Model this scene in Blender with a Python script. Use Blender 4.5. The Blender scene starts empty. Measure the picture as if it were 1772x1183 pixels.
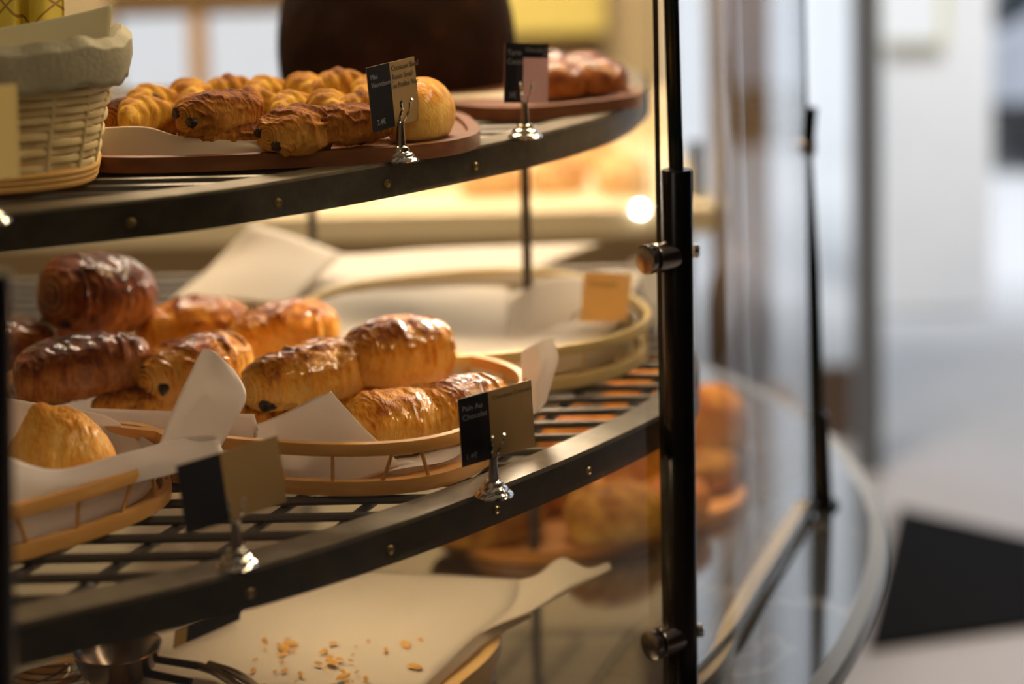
import bpy, bmesh, math, random
import numpy as np
from mathutils import Vector, Matrix

# ------------------------------------------------------------------ camera
S = bpy.context.scene
COL = S.collection
CAMZ = 1.5028
LENS = 60.0
F = LENS / 36 * 1772
PX0, PY0 = 886.0, 70.0
PITCH, ROLL = math.radians(5.0), math.radians(1.3)
_f = Vector((0, math.cos(PITCH), -math.sin(PITCH)))
_r0 = Vector((1, 0, 0)); _u0 = Vector((0, math.sin(PITCH), math.cos(PITCH)))
_R = _r0 * math.cos(ROLL) - _u0 * math.sin(ROLL)
_U = _u0 * math.cos(ROLL) + _r0 * math.sin(ROLL)
cam = bpy.data.cameras.new('camera'); camo = bpy.data.objects.new('camera', cam); COL.objects.link(camo)
m3 = Matrix((_R, _U, -_f)).transposed()
camo.matrix_world = Matrix.Translation((0, 0, CAMZ)) @ m3.to_4x4()
cam.lens = LENS; cam.sensor_width = 36; cam.sensor_fit = 'HORIZONTAL'
cam.shift_y = -(591.5 - PY0) / 1772
cam.clip_start = 0.05; cam.clip_end = 200
cam.dof.use_dof = True; cam.dof.focus_distance = 1.325; cam.dof.aperture_fstop = 1.9
S.camera = camo

# ------------------------------------------------------------------ world, sun, area lights, exposure
w = bpy.data.worlds.new('world'); S.world = w; w.use_nodes = True
bg = w.node_tree.nodes['Background']
bg.inputs[0].default_value = (0.84, 0.91, 1.0, 1); bg.inputs[1].default_value = 1.25
S.view_settings.view_transform = 'Standard'; S.view_settings.look = 'None'
S.view_settings.gamma = 1; S.view_settings.exposure = 0.0; S.view_settings.use_curve_mapping = False

def area(name, loc, target, sx, sy, watts, color):
    l = bpy.data.lights.new(name, 'AREA'); l.shape = 'RECTANGLE'; l.size = sx; l.size_y = sy
    l.energy = watts; l.color = color
    o = bpy.data.objects.new(name, l); COL.objects.link(o); o.location = loc
    o.rotation_euler = (Vector(target) - Vector(loc)).to_track_quat('-Z', 'Y').to_euler()
    return o
WARM = (1.0, 0.76, 0.46); WARMW = (1.0, 0.86, 0.68)
l_ = area('case_lamp_under_top_shelf', (0.02, 1.66, 1.262), (-0.17, 1.37, 1.07), 0.10, 0.03, .8, (1.0, .80, .58)); l_.data.spread = math.radians(100)
area('case_lamp_rear', (-0.15, 1.90, 1.262), (-0.14, 1.72, 1.05), 0.4, 0.04, 0.7, WARMW)
area('case_lamp_top', (-0.10, 1.78, 1.95), (-0.12, 1.52, 1.2), 0.7, 0.15, 6.5, (1.0, .74, .36))
area('counter_fill_light', (-0.17, 1.36, 1.030), (0.02, 1.80, 0.82), 0.22, 0.04, .7, WARM)  # unseen strip added under the middle shelf to light the loaves
area('back_room_lamp', (-0.2, 2.6, 2.5), (-0.3, 2.95, 0.9), 1.2, 0.6, 75, (1.0, .80, .60))
area('shop_fill_light', (-1.1, -0.3, 2.6), (-0.1, 1.3, 1.1), 0.8, 0.8, 6, (1.0, .92, .84))  # unseen fill added for soft light on the front papers
sp = bpy.data.lights.new('shop_spotlight', 'SPOT'); sp.energy = 135; sp.color = (1.0, .84, .64); sp.spot_size = math.radians(16); sp.spot_blend = .7; sp.shadow_soft_size = .04
spo = bpy.data.objects.new('shop_spotlight', sp); COL.objects.link(spo); spo.location = (.42, .72, 2.55)
spo.rotation_euler = (Vector((-.08, 1.29, 1.04)) - spo.location).to_track_quat('-Z', 'Y').to_euler()
sun = bpy.data.lights.new('sun', 'SUN'); sun.energy = 4.0; sun.angle = math.radians(20); sun.color = (.96, .98, 1)
suno = bpy.data.objects.new('sun', sun); COL.objects.link(suno); suno.rotation_euler = (math.radians(28), 0, math.radians(14))

# ------------------------------------------------------------------ helpers
def ray(px, py):
    return _f * F + _R * (px - PX0) - _U * (py - PY0)
def at(px, py, z):
    d = ray(px, py); return Vector((0, 0, CAMZ)) + d * ((z - CAMZ) / d.z)
def pt(px, py, Y):
    d = ray(px, py); return Vector((0, 0, CAMZ)) + d * (Y / d.y)

def tag(o, label=None, cat=None, group=None, kind=None):
    if label: o['label'] = label
    if cat: o['category'] = cat
    if group: o['group'] = group
    if kind: o['kind'] = kind
    return o
def empty(name, loc, rz=0.0):
    o = bpy.data.objects.new(name, None); COL.objects.link(o); o.location = loc
    o.rotation_euler = (0, 0, rz); o.empty_display_size = 0.02
    return o
def link(name, me, parent=None, loc=None, rot=None):
    o = bpy.data.objects.new(name, me); COL.objects.link(o)
    if parent is not None: o.parent = parent
    if loc is not None: o.location = loc
    if rot is not None: o.rotation_euler = rot
    return o

class MB:
    """collects geometry, builds one mesh object; vertices are given in world coordinates"""
    def __init__(s): s.v = []; s.f = []; s.m = []
    def add(s, vs, fs, mi=0):
        b = len(s.v); s.v += [tuple(v) for v in vs]
        s.f += [tuple(i + b for i in f) for f in fs]; s.m += [mi] * len(fs)
    def box(s, c, half, M=None, mi=0):
        c = Vector(c); vs = []
        for i in (-1, 1):
            for j in (-1, 1):
                for k in (-1, 1):
                    p = Vector((i * half[0], j * half[1], k * half[2]))
                    if M is not None: p = M @ p
                    vs.append(c + p)
        s.add(vs, [(0, 1, 3, 2), (4, 6, 7, 5), (0, 4, 5, 1), (2, 3, 7, 6), (0, 2, 6, 4), (1, 5, 7, 3)], mi)
    def tube(s, pts, r, n=10, closed=False, sy=None, mi=0, caps=True):
        pts = [Vector(p) for p in pts]; N = len(pts); vs = []; fs = []
        rs = r if isinstance(r, (list, tuple)) else [r] * N
        for i, p in enumerate(pts):
            a = pts[(i - 1) % N] if (closed or i > 0) else p
            b = pts[(i + 1) % N] if (closed or i < N - 1) else p
            t = (b - a).normalized()
            up = Vector((0, 0, 1)) if abs(t.z) < 0.93 else Vector((1, 0, 0))
            x = t.cross(up).normalized(); y = x.cross(t).normalized()
            q = rs[i]; qy = q if sy is None else sy
            for k in range(n):
                th = 2 * math.pi * k / n
                vs.append(p + x * (q * math.cos(th)) + y * (qy * math.sin(th)))
        for i in range(N if closed else N - 1):
            j = (i + 1) % N
            for k in range(n):
                l = (k + 1) % n
                fs.append((i * n + k, i * n + l, j * n + l, j * n + k))
        if not closed and caps:
            fs.append(tuple(range(n - 1, -1, -1))); fs.append(tuple((N - 1) * n + k for k in range(n)))
        s.add(vs, fs, mi)
    def sweep(s, pts, prof, nrm, closed=False, mi=0):
        """sweep 2D profile (offset along nrm, z) along plan points"""
        N = len(pts); K = len(prof); vs = []; fs = []
        for p, n_ in zip(pts, nrm):
            for a, z in prof: vs.append((p[0] + n_[0] * a, p[1] + n_[1] * a, z))
        for i in range(N if closed else N - 1):
            j = (i + 1) % N
            for k in range(K):
                l = (k + 1) % K
                fs.append((i * K + k, j * K + k, j * K + l, i * K + l))
        if not closed:
            fs.append(tuple(range(K))); fs.append(tuple((N - 1) * K + k for k in range(K - 1, -1, -1)))
        s.add(vs, fs, mi)
    def lathe(s, prof, c=(0, 0, 0), n=28, M=None, mi=0):
        vs = []; fs = []; K = len(prof); c = Vector(c)
        for k in range(n):
            th = 2 * math.pi * k / n
            for r, z in prof:
                p = Vector((r * math.cos(th), r * math.sin(th), z))
                if M is not None: p = M @ p
                vs.append(c + p)
        for k in range(n):
            l = (k + 1) % n
            for i in range(K - 1): fs.append((k * K + i, l * K + i, l * K + i + 1, k * K + i + 1))
        s.add(vs, fs, mi)
    def grid(s, P, mi=0, closed_u=False):
        """P: rows x cols array of points"""
        nr = len(P); nc = len(P[0]); vs = [p for row in P for p in row]; fs = []
        for i in range(nr - 1):
            for j in range(nc if closed_u else nc - 1):
                k = (j + 1) % nc
                fs.append((i * nc + j, i * nc + k, (i + 1) * nc + k, (i + 1) * nc + j))
        s.add(vs, fs, mi)
    def build(s, name, mats, parent=None, smooth=True, origin=None, solid=None, angle=40):
        if origin is None:
            origin = Vector((0, 0, 0))
            if parent is None:
                a = np.array(s.v); mn = a.min(0); mx = a.max(0)
                origin = Vector(((mn[0] + mx[0]) / 2, (mn[1] + mx[1]) / 2, mn[2]))
        if parent is not None:
            M = parent_world(parent).inverted(); vs = [tuple(M @ Vector(v)) for v in s.v]; loc = None
        else:
            vs = [tuple(Vector(v) - origin) for v in s.v]; loc = origin
        me = bpy.data.meshes.new(name); me.from_pydata(vs, [], s.f)
        if not isinstance(mats, (list, tuple)): mats = [mats]
        for m in mats: me.materials.append(m)
        me.polygons.foreach_set('material_index', s.m)
        bm = bmesh.new(); bm.from_mesh(me); bmesh.ops.recalc_face_normals(bm, faces=bm.faces)
        if smooth:
            for e in bm.edges:
                if len(e.link_faces) == 2 and e.calc_face_angle(0) > math.radians(angle): e.smooth = False
            for f_ in bm.faces: f_.smooth = True
        bm.to_mesh(me); bm.free()
        o = link(name, me, parent, loc)
        if solid:
            md = o.modifiers.new('thickness', 'SOLIDIFY'); md.thickness = solid; md.offset = 0
        return o
def parent_world(o):
    M = Matrix.LocRotScale(o.location, o.rotation_euler, o.scale)
    return parent_world(o.parent) @ M if o.parent else M

def catmull(P, n, closed=False):
    P = [Vector(p) for p in P]; N = len(P); out = []
    segs = N if closed else N - 1
    for i in range(segs):
        p0 = P[(i - 1) % N] if (closed or i > 0) else P[0] * 2 - P[1]
        p1 = P[i]; p2 = P[(i + 1) % N]
        p3 = P[(i + 2) % N] if (closed or i < N - 2) else P[-1] * 2 - P[-2]
        for k in range(n):
            t = k / n
            out.append(0.5 * ((2 * p1) + (p2 - p0) * t + (2 * p0 - 5 * p1 + 4 * p2 - p3) * t * t + (3 * p1 - p0 - 3 * p2 + p3) * t ** 3))
    if not closed: out.append(P[-1])
    return out
def normals2(P, closed=False, flip=1):
    out = []; N = len(P)
    for i in range(N):
        a = P[(i - 1) % N] if (closed or i > 0) else P[i]
        b = P[(i + 1) % N] if (closed or i < N - 1) else P[i]
        t = Vector((b[0] - a[0], b[1] - a[1])).normalized()
        out.append((t.y * flip, -t.x * flip))     # points to the right of travel (outwards)
    return out
def loft(mb, rows, nu=8, nv=8, mi=0):
    """smooth surface through rows of 3D control points"""
    fine = [catmull(r, nu) for r in rows]
    cols = [catmull([fine[i][j] for i in range(len(fine))], nv) for j in range(len(fine[0]))]
    mb.grid([[cols[j][i] for j in range(len(cols))] for i in range(len(cols[0]))], mi)
def ploft(mb, rows, nu=8, nv=8):
    loft(mb, [[pt(*c) for c in r] for r in rows], nu, nv)

# numpy value noise
def _hash(ix, iy, iz, seed):
    h = (ix * 374761393 + iy * 668265263 + iz * 2147483647 + seed * 1274126177) & 0xFFFFFFFF
    h = ((h ^ (h >> 13)) * 1274126177) & 0xFFFFFFFF
    return ((h ^ (h >> 16)) & 0xFFFF) / 65535.0
def vnoise(x, y, z, seed=0):
    x = np.asarray(x, float); y = np.broadcast_to(np.asarray(y, float), x.shape); z = np.broadcast_to(np.asarray(z, float), x.shape)
    ix = np.floor(x).astype(np.int64); iy = np.floor(y).astype(np.int64); iz = np.floor(z).astype(np.int64)
    fx = x - ix; fy = y - iy; fz = z - iz
    fx = fx * fx * (3 - 2 * fx); fy = fy * fy * (3 - 2 * fy); fz = fz * fz * (3 - 2 * fz)
    r = 0
    for dx in (0, 1):
        for dy in (0, 1):
            for dz in (0, 1):
                wt = (fx if dx else 1 - fx) * (fy if dy else 1 - fy) * (fz if dz else 1 - fz)
                r = r + wt * _hash(ix + dx, iy + dy, iz + dz, seed)
    return r * 2 - 1
def fbm(x, y, z, seed=0, o=3):
    r = 0; a = 1; s = 0
    for k in range(o):
        r = r + a * vnoise(x * 2 ** k, y * 2 ** k, z * 2 ** k, seed + k * 17); s += a; a *= .5
    return r / s

# ------------------------------------------------------------------ materials
def mat(name, base=(.5, .5, .5), rough=.5, metal=0, spec=.5, coat=0, noise=None, bump=None, trans=0, emit=None, sheen=0):
    """noise=(scale, color2, amount, stretch) ; bump=(scale, strength, stretch)"""
    m = bpy.data.materials.new(name); m.use_nodes = True; nt = m.node_tree; N = nt.nodes
    b = N['Principled BSDF']; b.inputs['Base Color'].default_value = (*base, 1)
    b.inputs['Roughness'].default_value = rough; b.inputs['Metallic'].default_value = metal
    b.inputs['Specular IOR Level'].default_value = spec; b.inputs['Coat Weight'].default_value = coat
    b.inputs['Transmission Weight'].default_value = trans
    if emit: b.inputs['Emission Color'].default_value = (*emit[0], 1); b.inputs['Emission Strength'].default_value = emit[1]
    tc = N.new('ShaderNodeTexCoord')
    def nz(scale, stretch, detail=4):
        mp = N.new('ShaderNodeMapping'); mp.inputs['Scale'].default_value = stretch
        nt.links.new(tc.outputs['Object'], mp.inputs[0])
        n = N.new('ShaderNodeTexNoise'); n.inputs['Scale'].default_value = scale; n.inputs['Detail'].default_value = detail
        nt.links.new(mp.outputs[0], n.inputs['Vector']); return n
    if noise:
        sc, c2, amt, st = noise
        n = nz(sc, st); mx = N.new('ShaderNodeMix'); mx.data_type = 'RGBA'
        rp = N.new('ShaderNodeMapRange'); rp.inputs[1].default_value = .35; rp.inputs[2].default_value = .68
        rp.inputs[4].default_value = amt
        nt.links.new(n.outputs[0], rp.inputs[0]); nt.links.new(rp.outputs[0], mx.inputs[0])
        mx.inputs[6].default_value = (*base, 1); mx.inputs[7].default_value = (*c2, 1)
        nt.links.new(mx.outputs[2], b.inputs['Base Color'])
    if bump:
        sc, st, stv = bump
        n = nz(sc, stv); bp = N.new('ShaderNodeBump'); bp.inputs['Strength'].default_value = st
        bp.inputs['Distance'].default_value = .002
        nt.links.new(n.outputs[0], bp.inputs['Height']); nt.links.new(bp.outputs[0], b.inputs['Normal'])
    return m

def pastry_mat(name, pale, gold, brown, dark, gloss=.32, coat=.55):
    """pigment follows the baked-browning value stored in the mesh, plus fine layered streaks"""
    m = bpy.data.materials.new(name); m.use_nodes = True; nt = m.node_tree; N = nt.nodes; L = nt.links
    b = N['Principled BSDF']; at_ = N.new('ShaderNodeAttribute'); at_.attribute_name = 'bake'
    tc = N.new('ShaderNodeTexCoord')
    mp = N.new('ShaderNodeMapping'); mp.inputs['Scale'].default_value = (3.2, 1, 1.2)
    L.new(tc.outputs['Object'], mp.inputs[0])
    n1 = N.new('ShaderNodeTexNoise'); n1.inputs['Scale'].default_value = 110; n1.inputs['Detail'].default_value = 5; n1.inputs['Distortion'].default_value = 1.2
    L.new(mp.outputs[0], n1.inputs['Vector'])
    n2 = N.new('ShaderNodeTexNoise'); n2.inputs['Scale'].default_value = 38; n2.inputs['Detail'].default_value = 3
    L.new(tc.outputs['Object'], n2.inputs['Vector'])
    a1 = N.new('ShaderNodeMath'); a1.operation = 'MULTIPLY_ADD'; a1.inputs[1].default_value = .55; a1.inputs[2].default_value = -.275
    L.new(n1.outputs[0], a1.inputs[0])
    a2 = N.new('ShaderNodeMath'); a2.operation = 'MULTIPLY_ADD'; a2.inputs[1].default_value = .5; a2.inputs[2].default_value = -.25
    L.new(n2.outputs[0], a2.inputs[0])
    s1 = N.new('ShaderNodeMath'); L.new(a1.outputs[0], s1.inputs[0]); L.new(a2.outputs[0], s1.inputs[1])
    s2 = N.new('ShaderNodeMath'); s2.use_clamp = True; L.new(s1.outputs[0], s2.inputs[0]); L.new(at_.outputs['Fac'], s2.inputs[1])
    cr = N.new('ShaderNodeValToRGB'); e = cr.color_ramp.elements
    e[0].position = .05; e[0].color = (*pale, 1); e[1].position = .95; e[1].color = (*dark, 1)
    for p_, c_ in ((.35, gold), (.66, brown)):
        q = e.new(p_); q.color = (*c_, 1)
    L.new(s2.outputs[0], cr.inputs[0]); L.new(cr.outputs[0], b.inputs['Base Color'])
    b.inputs['Roughness'].default_value = gloss + .15; b.inputs['Specular IOR Level'].default_value = .12; b.inputs['Coat Weight'].default_value = coat; b.inputs['Coat Roughness'].default_value = .10
    bp = N.new('ShaderNodeBump'); bp.inputs['Strength'].default_value = .8; bp.inputs['Distance'].default_value = .0016
    L.new(n1.outputs[0], bp.inputs['Height']); L.new(bp.outputs[0], b.inputs['Normal'])
    return m

def glass_mat(name, tint=(.985, .988, .985)):
    m = bpy.data.materials.new(name); m.use_nodes = True; nt = m.node_tree; N = nt.nodes; L = nt.links
    N.remove(N['Principled BSDF']); out = N['Material Output']
    t = N.new('ShaderNodeBsdfTransparent'); t.inputs[0].default_value = (*tint, 1)
    g = N.new('ShaderNodeBsdfGlossy'); g.inputs['Roughness'].default_value = .02
    fr = N.new('ShaderNodeFresnel'); fr.inputs[0].default_value = 1.45
    mx = N.new('ShaderNodeMixShader'); L.new(fr.outputs[0], mx.inputs[0]); L.new(t.outputs[0], mx.inputs[1]); L.new(g.outputs[0], mx.inputs[2])
    L.new(mx.outputs[0], out.inputs[0]); return m

M_rim = mat('dark_bronze_metal', (.030, .026, .018), .38, .55, noise=(60, (.055, .048, .034), .8, (1, 1, 1)), bump=(160, .15, (1, 1, 1)))
M_rimtop = mat('reflection_toned_shelf_top', (.16, .135, .10), .40, .45, noise=(45, (.24, .205, .15), .9, (1, 1, 1)), bump=(120, .2, (1, 1, 1)))  # top strip lightened to paint in a tan reflection
M_wire = mat('dark_wire_metal', (.10, .085, .068), .40, .6)
M_post = mat('blackened_bronze', (.018, .014, .012), .25, .6)
M_knob = mat('polished_gunmetal', (.30, .26, .24), .24, 1)
M_chrome = mat('chrome', (.72, .72, .70), .07, 1)
M_brass = mat('brass', (.60, .48, .32), .38, .5, noise=(30, (.62, .50, .30), .6, (1, 1, 1)))
M_rivet = mat('aged_brass', (.30, .22, .10), .35, 1)
M_bamboo = mat('bamboo', (.56, .27, .06), .38, 0, coat=.2, noise=(30, (.66, .36, .10), .8, (1, 1, 6)), bump=(60, .1, (1, 1, 6)))
M_bambooC = mat('pale_bamboo', (.68, .50, .20), .45, 0, noise=(30, (.76, .60, .30), .8, (1, 1, 6)))
M_board = mat('dark_wood_board', (.14, .045, .014), .45, 0, noise=(14, (.24, .085, .025), .9, (1, 6, 6)))
M_boardl = mat('golden_wood_board', (.62, .38, .12), .45, 0, noise=(14, (.72, .48, .20), .9, (1, 6, 6)))
M_paper = mat('baking_paper', (.88, .83, .80), .75, spec=.2, noise=(9, (.83, .78, .75), .7, (1, 1, 1)), bump=(26, .25, (1, 1, 1)))
M_paperb = mat('cream_baking_paper', (.74, .67, .56), .75, spec=.2, noise=(9, (.67, .60, .49), .7, (1, 1, 1)), bump=(20, .3, (1, 1, 1)))
M_kraft = mat('tan_card', (.30, .185, .065), .6, spec=.3)
M_slate = mat('slate_card', (.010, .010, .014), .7, spec=.08)
M_pink = mat('pink_card', (.62, .36, .36), .6, spec=.3)
M_ink = mat('dark_ink', (.05, .035, .02), .6)
M_white = mat('grey_ink', (.20, .20, .22), .6)
M_wicker = mat('pale_wicker', (.74, .62, .34), .55, noise=(60, (.62, .46, .20), .7, (1, 1, 1)), bump=(220, .3, (1, 1, 1)))
M_cloth = mat('grey_linen', (.36, .33, .23), .9, noise=(40, (.28, .25, .17), .8, (1, 1, 1)), bump=(300, .5, (1, 1, 1)))
M_choc = mat('chocolate', (.018, .007, .004), .35, bump=(300, .8, (1, 1, 1)))
M_edge = mat('green_glass_edge', (.002, .010, .009), .15, spec=.4)
M_glass = glass_mat('clear_glass')
def translucent(m, k, col):
    nt = m.node_tree; N = nt.nodes; L = nt.links; b = N['Principled BSDF']; out = N['Material Output']
    t = N.new('ShaderNodeBsdfTranslucent'); t.inputs[0].default_value = (*col, 1); mx = N.new('ShaderNodeMixShader'); mx.inputs[0].default_value = k
    L.new(b.outputs[0], mx.inputs[1]); L.new(t.outputs[0], mx.inputs[2]); L.new(mx.outputs[0], out.inputs[0]); return m
translucent(M_paper, .42, (.92, .84, .76)); translucent(M_paperb, .30, (.84, .74, .58))
P_van = pastry_mat('flaky_pastry_crust', (.90, .52, .12), (.80, .34, .032), (.32, .075, .006), (.075, .015, .003))
P_dark = pastry_mat('dark_and_shaded_crust', (.62, .30, .07), (.42, .14, .022), (.19, .042, .007), (.055, .012, .004))  # dark crust of the buns; paints shelf shade into the left basket pastries
P_mini = pastry_mat('mini_pastry_crust', (.55, .26, .05), (.36, .13, .018), (.17, .045, .007), (.06, .014, .004), .6, .0)
P_yel = pastry_mat('yellow_croissant_crust', (.86, .60, .14), (.70, .42, .055), (.42, .18, .02), (.18, .055, .008), .6, .0)
P_turn = pastry_mat('turnover_crust', (.90, .54, .15), (.80, .36, .045), (.58, .19, .02), (.30, .07, .01), .5, .08)
P_gold = pastry_mat('golden_crust', (.88, .56, .14), (.76, .34, .04), (.55, .17, .018), (.25, .06, .008), .5, .12)
P_loaf = pastry_mat('bread_crust', (.80, .52, .13), (.62, .32, .045), (.38, .15, .02), (.13, .04, .008), .6, .05)
P_rye = pastry_mat('dark_bread_crust', (.06, .022, .009), (.030, .012, .006), (.018, .008, .005), (.010, .006, .005), .75, .0)
P_pale = pastry_mat('pale_roll_crust', (.86, .68, .42), (.80, .52, .24), (.66, .36, .14), (.42, .18, .06), .6, .0)

# marble counter
def marble():
    pass
    m = mat('dark_marble', (.032, .031, .031), .13, spec=.8, noise=(3.0, (.055, .054, .054), .8, (1, 1, 1)))
    nt = m.node_tree; N = nt.nodes; L = nt.links; b = N['Principled BSDF']
    src = b.inputs['Base Color'].links[0].from_socket
    tc = N.new('ShaderNodeTexCoord'); n = N.new('ShaderNodeTexNoise'); n.inputs['Scale'].default_value = 2.2; n.inputs['Detail'].default_value = 6
    L.new(tc.outputs['Object'], n.inputs['Vector'])
    s = N.new('ShaderNodeMath'); s.operation = 'SUBTRACT'; s.inputs[1].default_value = .5; L.new(n.outputs[0], s.inputs[0])
    a = N.new('ShaderNodeMath'); a.operation = 'ABSOLUTE'; L.new(s.outputs[0], a.inputs[0])
    r = N.new('ShaderNodeMapRange'); r.inputs[1].default_value = 0; r.inputs[2].default_value = .008; r.inputs[3].default_value = .5; r.inputs[4].default_value = 0
    L.new(a.outputs[0], r.inputs[0]); mx = N.new('ShaderNodeMix'); mx.data_type = 'RGBA'; L.new(r.outputs[0], mx.inputs[0])
    L.new(src, mx.inputs[6]); mx.inputs[7].default_value = (.30, .28, .26, 1); L.new(mx.outputs[2], b.inputs['Base Color'])
    b.inputs['IOR'].default_value = 1.9; b.inputs['Coat Weight'].default_value = 1; b.inputs['Coat Roughness'].default_value = .05; b.inputs['Coat IOR'].default_value = 1.7
    return m
M_marble = marble()
M_edgeband = mat('polished_stone_edge', (.22, .24, .27), .25, spec=.5)
M_apron = mat('reddish_wood', (.055, .018, .014), .35, noise=(10, (.09, .03, .02), .8, (1, 1, 8)))

# ------------------------------------------------------------------ levels and plan curves
Z1, ZT, ZC = 1.05, 1.295, 0.81
MID = [(-.62, .955), (-.45, .985), (-.34, 1.028), (-.274, 1.062), (-.21, 1.10), (-.144, 1.147), (-.08, 1.202), (-.02, 1.262), (.054, 1.345), (.121, 1.432), (.152, 1.490), (.168, 1.56), (.175, 1.68), (.175, 1.85), (.172, 2.06)]
TOP = [(-.62, 1.035), (-.46, 1.08), (-.347, 1.128), (-.226, 1.192), (-.167, 1.240), (-.107, 1.298), (-.041, 1.370), (.032, 1.463), (.092, 1.570), (.125, 1.68), (.145, 1.80), (.15, 1.95)]
def curve2(P, n=8): return [(p.x, p.y) for p in catmull([(a, b, 0) for a, b in P], n)]
midc, topc = curve2(MID), curve2(TOP)

def shelf(name, crv, z, yback, xleft, label, hb, rivets, bars, cross):
    root = empty(name, (crv[len(crv) // 2][0], crv[len(crv) // 2][1], z))
    nr = normals2(crv)
    mb = MB()   # face plate, with a fine lip and groove at the top
    mb.sweep(crv, [(0, z - .0015), (0, z - hb), (-.004, z - hb), (-.004, z - .004), (-.0035, z - .0035)], nr, mi=0)
    mb.sweep(crv, [(-.0045, z), (-.0045, z - .005), (-.033, z - .005), (-.033, z)], nr, mi=1)
    mb.build('shelf_rim', [M_rim, M_rimtop], root)
    # clip grid to the inner side of the rim
    inner = [(p[0] - n[0] * .031, p[1] - n[1] * .031) for p, n in zip(crv, nr)]
    def xin(y):
        best = None
        for a, b in zip(inner[:-1], inner[1:]):
            if min(a[1], b[1]) <= y <= max(a[1], b[1]):
                t = (y - a[1]) / ((b[1] - a[1]) or 1e-9); best = a[0] + t * (b[0] - a[0])
        return best
    g = MB(); y = bars[0]
    while y < yback:
        x1 = xin(y)
        if x1 is not None and x1 > xleft: g.tube([(xleft, y, z - .0045), (x1, y - .004, z - .0045)], .0036, 8)
        y += bars[1]
    x = cross[0]; dx, dy = cross[2]
    while x < inner[-1][0] + .8:
        # wire runs from rim inwards along (dx,dy)
        lo = None; hi = None
        for k in range(0, 400):
            yy = .95 + k * .005; xx = x + (yy - .95) * dx / dy; xi = xin(yy)
            if xi is not None and xleft < xx < xi and yy < yback:
                lo = (xx, yy) if lo is None else lo; hi = (xx, yy)
        if lo and hi != lo: g.tube([(*lo, z - .0115), (*hi, z - .0115)], .0036, 8)
        x += cross[1]
    g.build('wire_grid', M_wire, root)
    fr = MB(); fr.tube([(xleft, yback, z - .012), (inner[-1][0], yback, z - .012)], .006, 8)
    fr.build('rear_rail', M_wire, root)
    for px, py in rivets:
        best = min(range(len(crv)), key=lambda i: (proj(crv[i][0], crv[i][1], z - .015)[0] - px) ** 2)
        p = crv[best]; n = nr[best]
        r_ = MB(); Mx = Vector((n[0], n[1], 0)).to_track_quat('Z', 'Y').to_matrix()
        r_.lathe([(0, .0012), (.0012, .0012), (.0016, .0002), (.0026, .0016), (.0034, .0008), (.0036, -.0005)], (p[0], p[1], z - .0155), 14, Mx)
        r_.build('rivet', M_rivet, root)
    tag(root, label, 'shelf')
    return root
def proj(x, y, z):
    d = Vector((x, y, z - CAMZ)); k = d.dot(_f)
    return (PX0 + F * d.dot(_R) / k, PY0 - F * d.dot(_U) / k)

shelf('wire_shelf', midc, Z1, 2.05, -.75, 'middle dark metal wire shelf holding the chocolate pastry baskets', .0265,
      [(432, 0), (672, 0), (864, 0), (1018, 0)], (1.022, .0345), (-1.05, .062, (.40, 1.0)))
shelf('wire_shelf', topc, ZT, 1.93, -.75, 'upper dark metal shelf holding the wicker basket and mini pastries', .0265,
      [(238, 0), (480, 0), (678, 0), (832, 0)], (1.098, .030), (-1.1, .30, (.40, 1.0)))

# ------------------------------------------------------------------ countertop
CEDGE = [(-.9, .70), (-.5, .80), (-.2, .955), (0, 1.11), (.15, 1.262), (.266, 1.429), (.350, 1.625), (.398, 1.808), (.408, 1.976), (.390, 2.143), (.33, 2.33), (.22, 2.48), (.02, 2.58), (-.3, 2.62), (-.9, 2.62)]
cc = curve2(CEDGE, 8); cn = normals2(cc)
root = empty('stone_countertop', (-.2, 1.6, ZC))
mb = MB(); n = len(cc)
top = [(p[0] - q[0] * .020, p[1] - q[1] * .020, ZC) for p, q in zip(cc, cn)]
mb.add(top + [(x, y, z - .03) for x, y, z in top], [tuple(range(n)), tuple(range(2 * n - 1, n - 1, -1))])
mb.build('stone_slab', M_marble, root, smooth=False)
mb = MB(); mb.sweep(cc, [(-.020, ZC), (-.004, ZC), (0, ZC - .004), (0, ZC - .014), (-.020, ZC - .014)], cn); mb.build('polished_edge', M_edgeband, root)
mb = MB(); mb.sweep(cc, [(-.003, ZC - .014), (-.045, ZC - .11), (-.08, ZC - .11), (-.08, ZC - .03), (-.03, ZC - .014)], cn); mb.build('wooden_apron', M_apron, root)
tag(root, 'curved dark stone countertop with pale polished edge under the display case', 'countertop')
pc = [(p[0] - q[0] * .25, p[1] - q[1] * .25) for p, q in zip(cc, cn)]
mb = MB(); mb.sweep(pc, [(0, ZC - .10), (0, 0), (-.03, 0), (-.03, ZC - .10)], cn)
o = mb.build('counter_cabinet', M_apron); tag(o, 'dark wooden counter cabinet recessed under the stone countertop', 'cabinet')

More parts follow.
